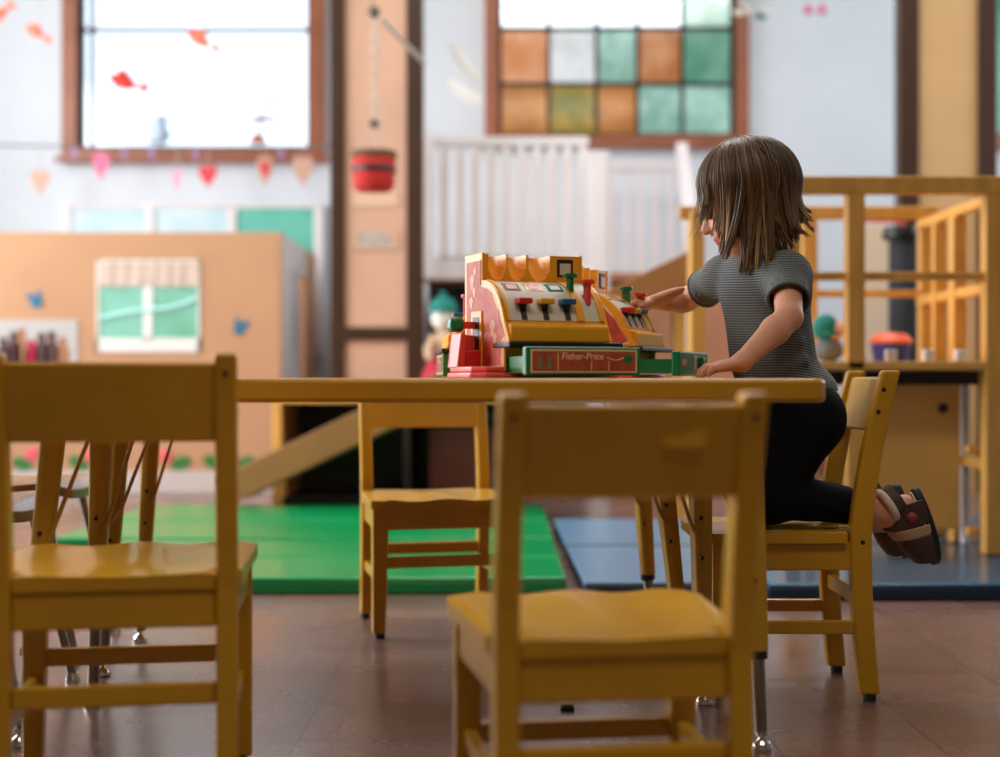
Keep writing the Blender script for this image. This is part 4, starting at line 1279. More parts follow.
def register(x, y, yaw, label, out=0.10, tray=True):
    root = empty('toy_cash_register', (x, y, H), yaw)
    tag(root, label, 'toy cash register', 'toy cash registers on the table')
    W = 0.19; hx = W / 2
    YZ = lambda x0: Matrix(((0, 0, 1, x0), (1, 0, 0, 0), (0, 1, 0, 0), (0, 0, 0, 1)))   # local (a,b,c) -> y=a, z=b, x=c
    prof = [(0.1, 0.012), (0.1, 0.167)] + CURVE + [(-0.080, 0.0915), (-0.097, 0.0885), (-0.1, 0.085), (-0.1, 0.0605), (-0.07, 0.0605), (-0.07, 0.012)]
    MB().prism(prof, YZ(-hx + 0.005), W - 0.010).build('body', M['yellow'], root, bevel=0.002)
    # tower with three scalloped coin slots and a window at its right end
    mb = MB(); nx, nz = 120, 24
    vs = []
    for j in range(nz + 1):
        z = 0.166 + 0.049 * j / nz
        for i in range(nx + 1):
            xx = -hx + 0.005 + (W - 0.01) * i / nx
            dpt = 0.0
            for c, hw_ in ((-0.066, 0.0165), (-0.029, 0.0165), (0.013, 0.020)):
                q = (xx - c) / hw_
                if abs(q) < 1:
                    zb_ = 0.1715 + 0.024 * abs(q) ** 3
                    if z > zb_: dpt = min(0.055, 0.020 + (z - zb_) * 0.9)
            vs.append((xx, 0.02 + dpt, z))
    fs = [(j * (nx + 1) + i, j * (nx + 1) + i + 1, (j + 1) * (nx + 1) + i + 1, (j + 1) * (nx + 1) + i) for j in range(nz) for i in range(nx)]
    b0 = len(vs)
    back = [(v[0], 0.1, v[2]) for v in vs]
    fs += [(b0 + a, b0 + d_, b0 + c_, b0 + b_) for a, b_, c_, d_ in fs]
    rim = list(range(nx + 1)) + [j * (nx + 1) + nx for j in range(1, nz + 1)] + [nz * (nx + 1) + i for i in range(nx - 1, -1, -1)] + [j * (nx + 1) for j in range(nz - 1, 0, -1)]
    fs += [(rim[k], b0 + rim[k], b0 + rim[(k + 1) % len(rim)], rim[(k + 1) % len(rim)]) for k in range(len(rim))]
    mb.add(vs + back, fs); mb.build('coin_tower', M['yellowd'], root, smooth=30)
    fm = face_mtx((0.062, 0.0195, 0.194), (1, 0, 0), (0, 0, 1))
    fr = MB()
    fr.prism([(-0.015, -0.015), (0.015, -0.015), (0.015, 0.015), (-0.015, 0.015)], fm, 0.0015)
    fr = fr.build('total_window', M['plug'], root)
    MB().prism([(-0.0105, -0.012), (0.0105, -0.012), (0.0105, 0.008), (-0.0105, 0.008)], fm, 0.0025).build('picture', M['cream'], fr)
    # side panels: cream-edged lithograph
    outl = [(0.102, 0.012), (0.102, 0.217), (0.018, 0.217), (0.018, 0.169)] + [(a - 0.002, b + 0.003) for a, b in CURVE[1:]] + [(-0.092, 0.078), (-0.102, 0.064), (-0.102, 0.060), (-0.082, 0.056), (-0.082, 0.012)]
    cyy = sum(p[0] for p in outl) / len(outl); czz = sum(p[1] for p in outl) / len(outl)
    inn = [(0.094, 0.018), (0.094, 0.207), (0.026, 0.207), (0.026, 0.162), (-0.005, 0.156), (-0.024, 0.148), (-0.041, 0.136), (-0.053, 0.123), (-0.063, 0.108), (-0.071, 0.092), (-0.082, 0.077), (-0.089, 0.066), (-0.074, 0.061), (-0.074, 0.018)]
    for s in (-1, 1):
        x0 = -hx if s < 0 else hx - 0.005
        sp = MB().prism(outl, YZ(x0), 0.005).build('side_panel', M['yellowd'], root, bevel=0.001)
        MB().prism(inn, YZ(-hx - 0.0006 if s < 0 else hx), 0.0006).build('border_print', M['lithoedge'], sp)
        inn2 = [(a + (0.0035 if a < cyy else -0.0035), b + (0.0035 if b < czz else -0.0035)) for a, b in inn]
        MB().prism(inn2, YZ(-hx - 0.0012 if s < 0 else hx + 0.0006), 0.0006).build('lithograph', M['litho'], sp)
        for (a, b, r1) in ((0.062, 0.168, 0.010), (0.052, 0.150, 0.007), (0.048, 0.185, 0.006), (-0.035, 0.085, 0.011), (-0.045, 0.066, 0.008), (0.066, 0.132, 0.008)):
            q = [(a + r1 * math.cos(t) * (1 + .3 * math.sin(3 * t)), b + 1.3 * r1 * math.sin(t)) for t in np.linspace(0, 2 * PI, 14, endpoint=False)]
            MB().prism(q, YZ(-hx - 0.0018 if s < 0 else hx + 0.0012), 0.0006).build('printed_motif', M['lithopale'], sp)
        if s < 0:
            fr = MB(); fr.box((-hx - 0.004, 0.012, 0.020), (-hx, 0.062, 0.116)); fr = fr.build('slot_frame', M['yellowd'], root, bevel=0.001)
            MB().box((-hx - 0.0048, 0.022, 0.026), (-hx - 0.003, 0.052, 0.106)).build('coin_slot', M['black'], fr)

    # cream key panels following the curve
    def strip(x0, x1, t0, t1, off, m, name, parent=root, th_=0.0012):
        mb = MB(); rings = []
        for i in range(15):
            y_, z_, ty, tz = on_curve(t0 + (t1 - t0) * i / 14); nyy, nzz = tz, -ty
            a = (y_ + nyy * off, z_ + nzz * off); b = (y_ + nyy * (off - th_), z_ + nzz * (off - th_))
            rings.append([(x0, *a), (x1, *a), (x1, *b), (x0, *b)])
        mb.sweep(rings); return mb.build(name, m, parent, smooth=50)
    kp = strip(-0.083, 0.040, 0.06, 1.0, 0.0014, M['cream'], 'key_panel')
    strip(0.054, 0.082, 0.06, 1.0, 0.0014, M['cream'], 'slider_panel')
    for a, b in ((-0.089, -0.083), (0.040, 0.054), (0.082, 0.089)):
        strip(a, b, 0.0, 1.0, 0.004, M['yellow'], 'rib', th_=0.004)
    strip(-0.089, 0.089, 0.0, 0.06, 0.003, M['yellowd'], 'rib', th_=0.003)
    for k, (xx, m, m2) in enumerate(((-0.060, 'red', 'lithopale'), (-0.020, 'kyellow', 'coral'), (0.020, 'teal', 'cream'))):
        wn = strip(xx - 0.0145, xx + 0.0145, 0.24, 0.45, 0.0022, M[m], 'picture_window')
        wn.data.materials[0] = M['strapp'] if m == 'red' else M[m]
        strip(xx - 0.009, xx + 0.009, 0.30, 0.42, 0.0028, M[m2], 'picture', wn)
        kx = xx + 0.004
        strip(kx - 0.005, kx + 0.005, 0.66, 0.99, 0.0022, M['plug'], 'key_slot')
        y_, z_, ty, tz = on_curve(0.69)
        km = M[('red', 'kyellow', 'blue')[k]]
        key = MB().box((kx - 0.013, y_ - 0.026, z_ - 0.004), (kx + 0.013, y_ - 0.004, z_ + 0.006)).build('key', km, root, bevel=0.003, seg=3)
        MB().box((kx - 0.004, y_ - 0.016, z_ - 0.012), (kx + 0.004, y_ + 0.004, z_ - 0.004)).build('key_stem', M['plug'], key)

    # sliders with T handles
    for (xx, t, m, hgt) in ((0.068, 0.50, 'coral', 0.030), (0.046, 0.30, 'green', 0.026)):
        y_, z_, ty, tz = on_curve(t)
        sl = MB().box((xx - 0.004, y_ - 0.024, z_ - 0.018), (xx + 0.004, y_ - 0.008, z_ + hgt * .6)); sl.box((xx - 0.0035, y_ - 0.01, z_ - 0.010), (xx + 0.0035, y_ + 0.006, z_ + 0.0))
        sl = sl.build('slider', M[m], root, bevel=0.0015)
        MB().lathe([(0.001, 0), (0.012, 0), (0.013, 0.003), (0.012, 0.007), (0.001, 0.008)], (xx, y_ - 0.016, z_ + hgt * .6), 16).build('slider_knob', M[m], sl, smooth=40)
    # black lip, base and drawer
    MB().box((-hx - 0.004, -0.114, 0.0510), (hx + 0.014, -0.04, 0.0600)).build('lip', M['black'], root, bevel=0.002)
    MB().box((-hx - 0.012, -0.098, 0.0), (hx + 0.014, 0.098, 0.0075)).build('base', M['coral'], root, bevel=0.003)
    dr = empty('drawer'); dr.parent = root
    bx_ = MB(); y1 = -0.075 - out
    for lo_, hi_ in (((-0.088, y1, 0.010), (0.088, -0.065, 0.014)), ((-0.088, y1, 0.014), (-0.084, -0.065, 0.036)), ((0.084, y1, 0.014), (0.088, -0.065, 0.036))):
        bx_.box(lo_, hi_)
    bx_.build('drawer_box', M['green'], dr)
    MB().box((-0.102, y1 - 0.016, 0.005), (0.102, y1, 0.0505)).build('drawer_front', M['green'], dr, bevel=0.003)
    if out > 0.05 and yaw > R(50):
        MB().box((0.03, y1 - 0.026, 0.020), (0.05, y1 - 0.014, 0.040)).build('drawer_pull', M['green'], dr, bevel=0.002)
    fm = face_mtx((0, y1 - 0.016, 0.0278), (1, 0, 0), (0, 0, 1))
    rct = lambda w, h: [(-w, -h), (w, -h), (w, h), (-w, h)]
    if out > 0.05 and yaw > R(50):
        for xx, w_, h_ in ((-0.070, 0.014, 0.006), (0.010, 0.010, 0.014)):
            MB().prism([(xx + a_, b_ + 0.002) for a_, b_ in rct(w_, h_)], fm, 0.0008).build('sticker', M['lithopale'], dr)
    else:
        MB().prism(rct(0.094, 0.0185), fm, 0.0006).build('label_border', M['lithoedge'], dr)
        MB().prism(rct(0.0915, 0.0160), fm, 0.0011).build('label', M['label'], dr)
        text_mesh('Fisher-Price', 0.0155, M['lithoedge'], dr, fm @ Matrix.Translation((-0.004, 0.0075, 0.0012)), 'label_lettering')
        ln = MB()
        for xx in (-0.047, 0.012, 0.043): ln.prism([(xx - 0.0006, -0.015), (xx + 0.0006, -0.015), (xx + 0.0006, 0.0 if xx > 0 else 0.012), (xx - 0.0006, 0.0 if xx > 0 else 0.012)], fm, 0.0014)
        ln.tube([fm @ Vector((0.040 + 0.03 * t, 0.006 - 0.004 * math.sin(PI * t), 0.0012)) for t in np.linspace(0, 1, 8)], 0.0007, 5)
        ln.build('label_lines', M['lithoedge'], dr)
        pic = MB(); pic.cur = 0
        for xx, hh in ((-0.078, 0.012), (-0.062, 0.009)):
            pic.prism([(xx - 0.004, -0.012), (xx + 0.004, -0.012), (xx + 0.003, 0.0), (xx - 0.003, 0.0)], fm, 0.0015)
            pic.prism([(xx + 0.0035 * math.cos(t), 0.004 + 0.0035 * math.sin(t)) for t in np.linspace(0, 2 * PI, 10, endpoint=False)], fm, 0.0015)
        pic.build('label_figures', mat('label_figure_ink', (96, 124, 112), 0.5), dr)
        pic = MB(); pic.prism([(0.078 + 0.009 * math.cos(t), 0.004 + 0.006 * math.sin(t)) for t in np.linspace(0, 2 * PI, 14, endpoint=False)], fm, 0.0015)
        pic.build('label_emblem', M['green'], dr)
    if tray:
        tr = MB()
        q = [(-0.002, -0.095), (-0.034, -0.090), (-0.052, -0.060), (-0.057, -0.015), (-0.054, 0.045), (-0.002, 0.055)]
        tr.prism([(-hx + a, b) for a, b in q], Matrix.Translation((0, 0, 0.0)), 0.010)
        tr.prism([(-hx + a * 0.93 + 0.0, b * 0.95) for a, b in q], Matrix.Translation((0, 0, 0.010)), 0.010)
        tr = tr.build('coin_tray', M['coral'], root, bevel=0.003)
        wl = MB()
        XZ = lambda y0: Matrix(((1, 0, 0, 0), (0, 0, -1, y0), (0, 1, 0, 0), (0, 0, 0, 1)))
        wl.prism([(-hx - 0.052, 0.018), (-hx - 0.001, 0.018), (-hx - 0.001, 0.074), (-hx - 0.028, 0.076), (-hx - 0.044, 0.078)], XZ(0.052), 0.012)
        wl.prism([(-hx - 0.052, 0.018), (-hx - 0.038, 0.018), (-hx - 0.034, 0.074), (-hx - 0.044, 0.078)], XZ(0.052), 0.050)
        wl.build('chute', M['coral'], tr, bevel=0.002)
        sl_ = MB(); sl_.prism([(-hx - 0.040, 0.018), (-hx - 0.001, 0.018), (-hx - 0.001, 0.050), (-hx - 0.037, 0.046)], XZ(0.036), 0.022)
        sl_.build('coin_ramp', M['red'], tr, bevel=0.002)
        kn = MB(); kn.box((-hx - 0.052, 0.030, 0.080), (-hx - 0.027, 0.056, 0.105)); kn.build('lever_knob', M['green'], root, bevel=0.007, seg=3, smooth=50)
        MB().box((-hx - 0.030, 0.038, 0.086), (-hx + 0.004, 0.050, 0.098)).build('lever', M['coral'], root)
    return root


register(0.064, 2.405, R(22), 'front toy cash register, three coloured keys facing us and its lettered drawer open')
register(0.197, 2.705, R(67), 'toy cash register turned to the girl, whose hand works its keys', out=0.095, tray=False)
register(-0.014, 2.87, R(-84), 'toy cash register peeking out at the left behind the front one', out=0.02, tray=False)

# ================================================================== THE GIRL
def N(v):
    v = np.array(v, float); return v / np.linalg.norm(v)


girl = empty('person', (0.60, 2.62, 0.306))
tag(girl, 'small girl in striped T-shirt and black leggings kneeling on a chair, reaching over', 'person')
GO = np.array((0.60, 2.62, 0.306))
pv = lambda *a: np.array(a) - GO

headc = np.array(P(745, 194, 2.62)) - GO
f = N((-0.91, 0.13, -0.38)); s0 = N(np.cross((0, 0, 1), f)); sL = -s0 if s0[1] > 0 else s0   # sL points to her left (towards us)
uH = N(np.cross(f, sL)); uH = uH if uH[2] > 0 else -uH
AX = (f, sL, uH)
hp = lambda a, b, c: headc + f * a + sL * b + uH * c

neck = pv(0.496, 2.625, 0.812)
shL = pv(0.525, 2.54, 0.769); shR = pv(0.436, 2.70, 0.778)
elL = np.array(P(789, 317, 2.44)) - GO; wrL = np.array(P(742, 362, 2.375)) - GO
elR = np.array(P(686, 300, 2.84)) - GO; wrR = pv(0.332, 2.787, 0.733)
chest = pv(0.502, 2.62, 0.722); belly = pv(0.515, 2.63, 0.628); pelv = pv(0.566, 2.627, 0.515)
lat = N((0.59, -0.81, 0)); fwd = N((-0.81, -0.59, 0)); tup = N((-0.12, 0, 1))
latm = N((0.30, -0.95, 0)); fwdm = N((-0.95, -0.30, 0)); UPZ = np.array((0, 0, 1.0))
seat_z = 0.302
legs = []
for yy, sg in ((2.572, -1), (2.686, 1)):
    hip = pv(0.570, yy, 0.50); knee = pv(0.498, yy - 0.004, 0.358); ank = pv(0.715, yy + 0.008 * sg, 0.333)
    legs.append((hip, knee, ank))


def hand(F, wrist, d, nrm, side, curls, k=0.004, sc=1.0):
    """palm from the wrist along d; nrm = back of the hand; side = thumb side; five separate fingers"""
    d, nrm, side = N(d), N(nrm), N(side)
    pc = wrist + d * 0.030 * sc
    F.ell(pc, (0.032 * sc, 0.0255 * sc, 0.012 * sc), (d, side, nrm), k=0.010)
    ln = (0.036, 0.041, 0.038, 0.030)
    for i in range(4):
        o = (1.5 - i) / 1.5
        root_ = wrist + d * (0.050 - 0.004 * abs(o - 0.2)) * sc + side * 0.0185 * o * sc
        dd = N(d + side * 0.10 * o); p = root_ - dd * 0.010; r = 0.0062 * sc
        cur = curls[i]; ang = 0.0
        segs = (0.45, 0.31, 0.24)
        F.cone(p, root_, r * 1.1, r * 1.08, k=0.006)
        p = root_
        for j, sgm in enumerate(segs):
            ang += cur[j]
            dj = dd * math.cos(ang) - nrm * math.sin(ang)
            q = p + dj * ln[i] * sgm * sc
            F.cone(p, q, r * (1.05 - 0.08 * j), r * (0.97 - 0.1 * j), k=0.002); p = q
    t0 = wrist + d * 0.016 * sc + side * 0.016 * sc
    t1 = t0 + N(side * 0.75 + d * 0.6 - nrm * 0.25) * 0.022 * sc
    t2 = t1 + N(side * 0.30 + d * 0.9 - nrm * 0.25) * 0.017 * sc
    t3 = t2 + N(d + side * 0.05 - nrm * 0.35) * 0.013 * sc
    F.cone(t0, t1, 0.0095 * sc, 0.0076 * sc, k=0.006); F.cone(t1, t2, 0.0074 * sc, 0.0066 * sc, k=0.002); F.cone(t2, t3, 0.0064 * sc, 0.0052 * sc, k=0.002)


def torso(F, g, k=0.03):
    F.ell(chest, (0.058 + g, 0.084 + g, 0.090 + g), (fwd, lat, UPZ), k)
    F.ell(chest + np.array((-0.004, 0, 0.035)), (0.052 + g, 0.084 + g, 0.045 + g), (fwd, lat, UPZ), k)
    F.ell(belly, (0.070 + g, 0.080 + g, 0.090 + g), (fwdm, latm, UPZ), k)
    F.cone(shL, neck + np.array((0, 0, -0.020)), 0.025 + g, 0.030 + g, k)
    F.cone(shR, neck + np.array((0, 0, -0.020)), 0.025 + g, 0.030 + g, k)


def hips(F, g, k=0.025):
    F.ell(pelv + np.array((-0.003, 0, 0.008)), (0.067 + g, 0.088 + g, 0.068 + g), None, k)
    for i, (hip, knee, ank) in enumerate(legs):
        F.cone(hip, knee, 0.056 + g, 0.043 + g, k)
        F.ell(hip + np.array((0.016, 0, 0.006)), (0.046 + g, 0.048 + g, 0.054 + g), None, k)


h = 0.003
F = Field((-0.40, -0.36, -0.10), (0.27, 0.34, 0.75), h)
torso(F, 0.0); hips(F, 0.0)
for hip, knee, ank in legs:
    mid = knee * 0.68 + ank * 0.32 + np.array((0, 0, 0.006))
    F.cone(knee, mid, 0.039, 0.034, 0.012); F.cone(mid, ank, 0.034, 0.0235, 0.012)
# arms
for sh, el, wr, in ((shL, elL, wrL), (shR, elR, wrR)):
    F.ell(sh, (0.031, 0.031, 0.031), None, 0.03)
    F.cone(sh, el, 0.0290, 0.0235, 0.012)
    md = el * 0.7 + wr * 0.3
    F.cone(el, md, 0.0235, 0.0248, 0.008); F.cone(md, wr, 0.0248, 0.0160, 0.008)
zt_ = H - GO[2]
# left hand: heel on the table top, fingers towards the toy, curled to the surface
palm = wrL.copy(); palm[2] = zt_ + 0.027
F.cone(wrL, palm, 0.0168, 0.0150, 0.008)
hd = N((-0.92, -0.06, -0.16))
hand(F, palm, hd, (-0.14, -0.02, 1.0), (-0.06, 0.98, 0.1), [(-0.15, 0.75, 0.55), (-0.20, 0.75, 0.55), (-0.20, 0.75, 0.55), (-0.15, 0.7, 0.5)], sc=0.92)
# right hand: fingers curled on a key
hd2 = N((-0.82, -0.46, 0.0))
F.cone(wrR, wrR + hd2 * 0.012, 0.0165, 0.0150, 0.008)
hand(F, wrR, hd2, (-0.2, 0.25, 1.0), (-0.45, -0.80, 0.0), [(0.10, 0.25, 0.3), (0.15, 0.35, 0.35), (0.15, 0.4, 0.4), (0.15, 0.4, 0.4)])
# feet, toes pointing down behind the chair
foot_ax = []
for (hip, knee, ank), px, py, fd in ((legs[0], 925, 582, 2.585), (legs[1], 893, 568, 2.72)):
    toe = np.array(P(px, py, fd)) - GO
    heel = ank + np.array((0.030, 0.0, 0.018))
    dt = N(toe - heel); out_n = N(np.array((1, 0.1, 0.25)) - dt * (np.array((1, 0.1, 0.25)) @ dt))
    sd_ = N(np.cross(dt, out_n))
    foot_ax.append((heel, dt, out_n, sd_))
    F.cone(ank, heel + dt * 0.010, 0.023, 0.021, 0.012)
    F.cone(heel + dt * 0.008, heel + dt * 0.075 - out_n * 0.006, 0.0215, 0.0215, 0.010)
    F.cone(ank + dt * 0.006, heel + dt * 0.07 - out_n * 0.008, 0.021, 0.015, 0.012)
    F.ell(heel + dt * 0.088, (0.026, 0.027, 0.015), (dt, sd_, out_n), 0.012)
    for q in range(5):
        o = (q - 2) / 2
        a_ = heel + dt * (0.100 - 0.006 * abs(o)) + sd_ * 0.0205 * o + out_n * 0.002
        F.cone(a_, a_ + dt * (0.020 - 0.003 * q), 0.0078 - 0.0005 * q, 0.0066 - 0.0005 * q, 0.002)
# neck and head
F.cone(neck, hp(-0.022, 0, -0.055), 0.036, 0.034, 0.02)
F.ell(hp(-0.010, 0, 0.012), (0.082, 0.069, 0.074), AX, 0.015)
F.ell(hp(0.022, 0, -0.035), (0.060, 0.060, 0.066), AX, 0.02)
F.ell(hp(0.042, 0, -0.082), (0.030, 0.034, 0.022), AX, 0.02)
for s_ in (-1, 1):
    F.ell(hp(0.055, 0.030 * s_, -0.048), (0.026, 0.026, 0.026), AX, 0.015)
    F.ell(hp(0.0835, 0.027 * s_, -0.014), (0.012, 0.014, 0.009), AX, sub=True)
    F.ell(hp(-0.008, 0.068 * s_, -0.026), (0.014, 0.007, 0.022), AX, 0.006)
F.cone(hp(0.076, 0, -0.008), hp(0.092, 0, -0.034), 0.006, 0.0105, 0.010)
for s_ in (-1, 1): F.ell(hp(0.086, 0.008 * s_, -0.038), (0.007, 0.006, 0.006), AX, 0.005)
F.ell(hp(0.078, 0, -0.057), (0.010, 0.018, 0.0065), AX, 0.005)
F.ell(hp(0.076, 0, -0.067), (0.010, 0.016, 0.0065), AX, 0.004)
# kneeling surface: shins rest on the seat
body, bv = F.build('body', [M['skin'], M['lip']], girl, relax=2)
for p in body.data.polygons:
    c = np.array(p.center) - hp(0.084, 0, -0.062)
    if abs(c @ f) < 0.012 and abs(c @ sL) < 0.017 and abs(c @ uH) < 0.0085: p.material_index = 1
for s_ in (-1, 1):
    e = MB(); e.ball(hp(0.070, 0.027 * s_, -0.014), 0.0115, 16, 12); e = e.build('eye', M['eyew'], girl, smooth=80)
    e2 = MB(); e2.ball(hp(0.0765, 0.027 * s_, -0.016), 0.0066, 14, 10); e2.build('iris', M['iris'], e, smooth=80)
    b_ = MB(); b_.tube([hp(0.076 - 0.004 * abs(t), (0.028 + 0.014 * t) * s_, 0.006 - 0.003 * t * t) for t in (-1, -0.5, 0, 0.5, 1)], [0.001, 0.0022, 0.0024, 0.002, 0.001], 6)
    b_.build('eyebrow', M['hair'], girl)

# T-shirt
S = Field((-0.26, -0.24, 0.20), (0.16, 0.22, 0.56), 0.003)
torso(S, 0.008, 0.035)
S.ell(pelv + np.array((-0.004, 0, 0.038)), (0.075, 0.095, 0.060), None, 0.03)
for k_ in (0, 1, 2):   # soft folds
    S.cone(belly + np.array((0.02 + 0.012 * k_, -0.085, 0.055 - 0.035 * k_)), belly + np.array((-0.055, -0.045, -0.02 - 0.02 * k_)), 0.006, 0.004, 0.022)
for sh, el in ((shL, elL), (shR, elR)):
    d_ = N(el - sh); end = sh + d_ * 0.078
    S.ell(sh, (0.035, 0.035, 0.035), None, 0.03)
    S.cone(sh, sh + d_ * 0.10, 0.0355, 0.0385, 0.02, cut=(end, d_))
hem = pv(0.60, 2.62, 0.553)
S.plane(hem, (0.10, 0, -1))
# openings: neck, sleeves, hem
S.cone(neck + np.array((-0.012, 0, 0.012)), neck + np.array((-0.03, 0, 0.08)), 0.043, 0.06, sub=True)
for sh, el in ((shL, elL), (shR, elR)):
    d_ = N(el - sh); S.cone(sh + d_ * 0.055, sh + d_ * 0.14, 0.0325, 0.0345, sub=True)
S.ell(pelv + np.array((0, 0, 0.02)), (0.0725, 0.091, 0.06), None, sub=True)
shirt, sv = S.build('t_shirt', M['shirt'], girl, relax=2)
# stripes run round the body: phase along the torso axis, along the arm on the sleeves
ph_ = np.zeros(len(sv))
for i, v in enumerate(sv):
    t = (v[2] + 0.10 * (v[0] + 0.06) + 0.004 * math.sin(30 * v[0])) / 0.0048
    ph_[i] = t
    for sh, el in ((shL, elL), (shR, elR)):
        d_ = N(el - sh); a_ = (v - sh) @ d_
        out_ = N(np.array((sh - chest)[:2].tolist() + [0.0])) @ (v - sh)
        if a_ > 0.018 and np.linalg.norm(v - sh - d_ * a_) < 0.052 and (out_ > -0.034):
            ph_[i] = a_ / 0.0048
at = shirt.data.attributes.new('stripe', 'FLOAT', 'POINT'); at.data.foreach_set('value', ph_.astype(np.float32))
# hem and cuff bands
for sh, el in ((shL, elL), (shR, elR)):
    d_ = Vector(N(el - sh)); c = Vector(sh) + d_ * 0.077; x_ = d_.orthogonal().normalized(); y_ = d_.cross(x_)
    MB().tube([c + (x_ * math.cos(t) + y_ * math.sin(t)) * 0.0365 for t in np.linspace(0, 2 * PI, 28, endpoint=False)], 0.0032, 8, closed=True).build('sleeve_hem', mat('grey_hem', (92, 96, 96), 0.9) if sh is shL else bpy.data.materials['grey_hem'], shirt, smooth=80)

# leggings
K = Field((-0.16, -0.20, -0.04), (0.17, 0.22, 0.32), 0.003)
hips(K, 0.005)
K.ell(belly + np.array((0.02, 0, -0.06)), (0.066, 0.083, 0.05), None, 0.03)
for hip, knee, ank in legs:
    mid = knee * 0.68 + ank * 0.32 + np.array((0, 0, 0.006)); e_ = knee * 0.18 + ank * 0.82
    K.cone(knee, mid, 0.043, 0.038, 0.012); K.cone(mid, ank, 0.038, 0.029, 0.008, cut=(e_, N(ank - knee)))
K.build('leggings', M['leg'], girl, relax=1)

# sandals
for (heel, dt, on, sd_) in foot_ax:
    sn = empty('sandal'); sn.parent = girl
    pts = []
    for t in np.linspace(0, 2 * PI, 32, endpoint=False):
        a_ = 0.056 + 0.076 * math.cos(t); w_ = 0.031 * math.sin(t) * (1 + 0.16 * math.cos(t)) * (1 - 0.08 * math.cos(2 * t))
        pts.append((a_, w_))
    mt = Matrix.Identity(4)
    o_ = heel + on * 0.019
    for i in range(3):
        mt[i][0] = dt[i]; mt[i][1] = sd_[i]; mt[i][2] = on[i]; mt[i][3] = o_[i]
    MB().prism(pts, mt, 0.017).build('sole', M['sole'], sn, bevel=0.004, seg=3, smooth=40)
    MB().prism([(0.056 + (a - 0.056) * 0.94, b * 0.94) for a, b in pts], mt @ Matrix.Translation((0, 0, -0.003)), 0.003).build('footbed', M['lining'], sn)

    def band(t0, w, rs, ru, m, name, lift=0.0, a0=-0.1, a1=PI + 0.1, tap=1.0):
        mb = MB(); rings = []
        for an in np.linspace(a0, a1, 17):
            c = o_ + dt * t0 + sd_ * math.cos(an) * rs - on * (math.sin(an) * ru + lift)
            ce = o_ + dt * t0 + sd_ * math.cos(an) * rs * (0.55 + 0.45 * tap) - on * (math.sin(an) * ru * tap + lift)
            nn = N(sd_ * math.cos(an) / rs - on * math.sin(an) / ru)
            r_ = []
            for q_ in np.linspace(0, 1, 5):
                r_.append(c + (ce - c) * q_ ** 1.6 + dt * w * (q_ - 0.5))
            rings.append(r_ + [v_ + nn * 0.0035 for v_ in reversed(r_)])
        mb.sweep(rings); return mb.build(name, m, sn, bevel=0.001, smooth=50)
    band(0.090, 0.054, 0.0335, 0.047, M['strapb'], 'toe_strap', tap=0.52)
    band(0.053, 0.020, 0.0315, 0.060, M['straptan'], 'instep_strap', tap=0.88)
    band(0.018, 0.044, 0.0295, 0.066, M['strapb'], 'heel_strap')
    ak = Vector(heel - dt * 0.004 - on * 0.032)
    ax = Vector(N(on + dt * -0.25)); x_ = ax.orthogonal().normalized(); y_ = ax.cross(x_)
    MB().tube([ak + (x_ * math.cos(t) + y_ * math.sin(t)) * 0.0278 for t in np.linspace(0, 2 * PI, 26, endpoint=False)], 0.0078, 10, closed=True).build('ankle_collar', M['lining'], sn, smooth=80)
    ak2 = ak + ax * 0.015
    mb = MB(); rings = []
    for t in np.linspace(0, 2 * PI, 26, endpoint=False):
        r_ = x_ * math.cos(t) + y_ * math.sin(t)
        rings.append([ak2 + r_ * 0.0285 - ax * 0.009, ak2 + r_ * 0.0285 + ax * 0.009, ak2 + r_ * 0.0325 + ax * 0.009, ak2 + r_ * 0.0325 - ax * 0.009])
    mb.sweep(rings, closed=True); mb.build('ankle_strap', M['strapb'], sn, smooth=50)
    e_ = MB(); c = o_ + dt * 0.022 + sd_ * 0.028 * (1 if sd_[1] < 0 else -1) - on * 0.022
    e_.ball(c, 0.011, 12, 8); e_.build('strap_tab', M['strapp'], sn, smooth=60)

# hair
crown = N(uH * 0.95 - f * 0.22); e1 = N(f - crown * (f @ crown)); e2 = N(np.cross(crown, e1)); e2 = e2 if e2 @ sL > 0 else -e2
DOWN = np.array((0, 0, -1.0))
RH = np.array((0.087, 0.075, 0.080)); hc0 = hp(-0.010, 0, 0.012)


def surf(th_, phi, off):
    d_ = crown * math.cos(th_) + (e1 * math.cos(phi) + e2 * math.sin(phi)) * math.sin(th_)
    l_ = np.array((d_ @ f, d_ @ sL, d_ @ uH))
    r_ = 1 / math.sqrt(((l_ / RH) ** 2).sum())
    return hc0 + d_ * (r_ + off)


def fall_len(phi):
    """how far a lock hangs below the skull: short fringe, long beside the cheek, shorter at the nape"""
    a = abs(math.degrees(math.atan2(math.sin(phi), math.cos(phi))))
    return float(np.interp(a, (0, 40, 55, 70, 88, 120, 150, 180), (0.058, 0.066, 0.100, 0.140, 0.176, 0.152, 0.112, 0.095)))


def lock(phi, off, length, flare, jit, thmax=None, n_fall=10, twist=0.0):
    """one lock: from the crown over the skull, then hanging, tips turning out"""
    c_ = math.cos(phi)
    if thmax is None: thmax = R(86 - 6 * c_)
    pts = [surf(R(2) + (thmax - R(2)) * t, phi + twist * (1 - t) ** 2, off + 0.003 * t) for t in np.linspace(0, 1, 11)]
    d_ = N(pts[-1] - pts[-2]); p = pts[-1]
    outw = N((e1 * math.cos(phi) + e2 * math.sin(phi)))
    st = length / n_fall
    for i in range(n_fall):
        t = (i + 1) / n_fall
        d_ = N(d_ * 0.6 + DOWN * 0.62 + jit * 0.16 + outw * (flare * t ** 3) - outw * 0.24 * max(0.0, 0.75 - t))
        p = p + d_ * st; pts.append(p)
    return pts


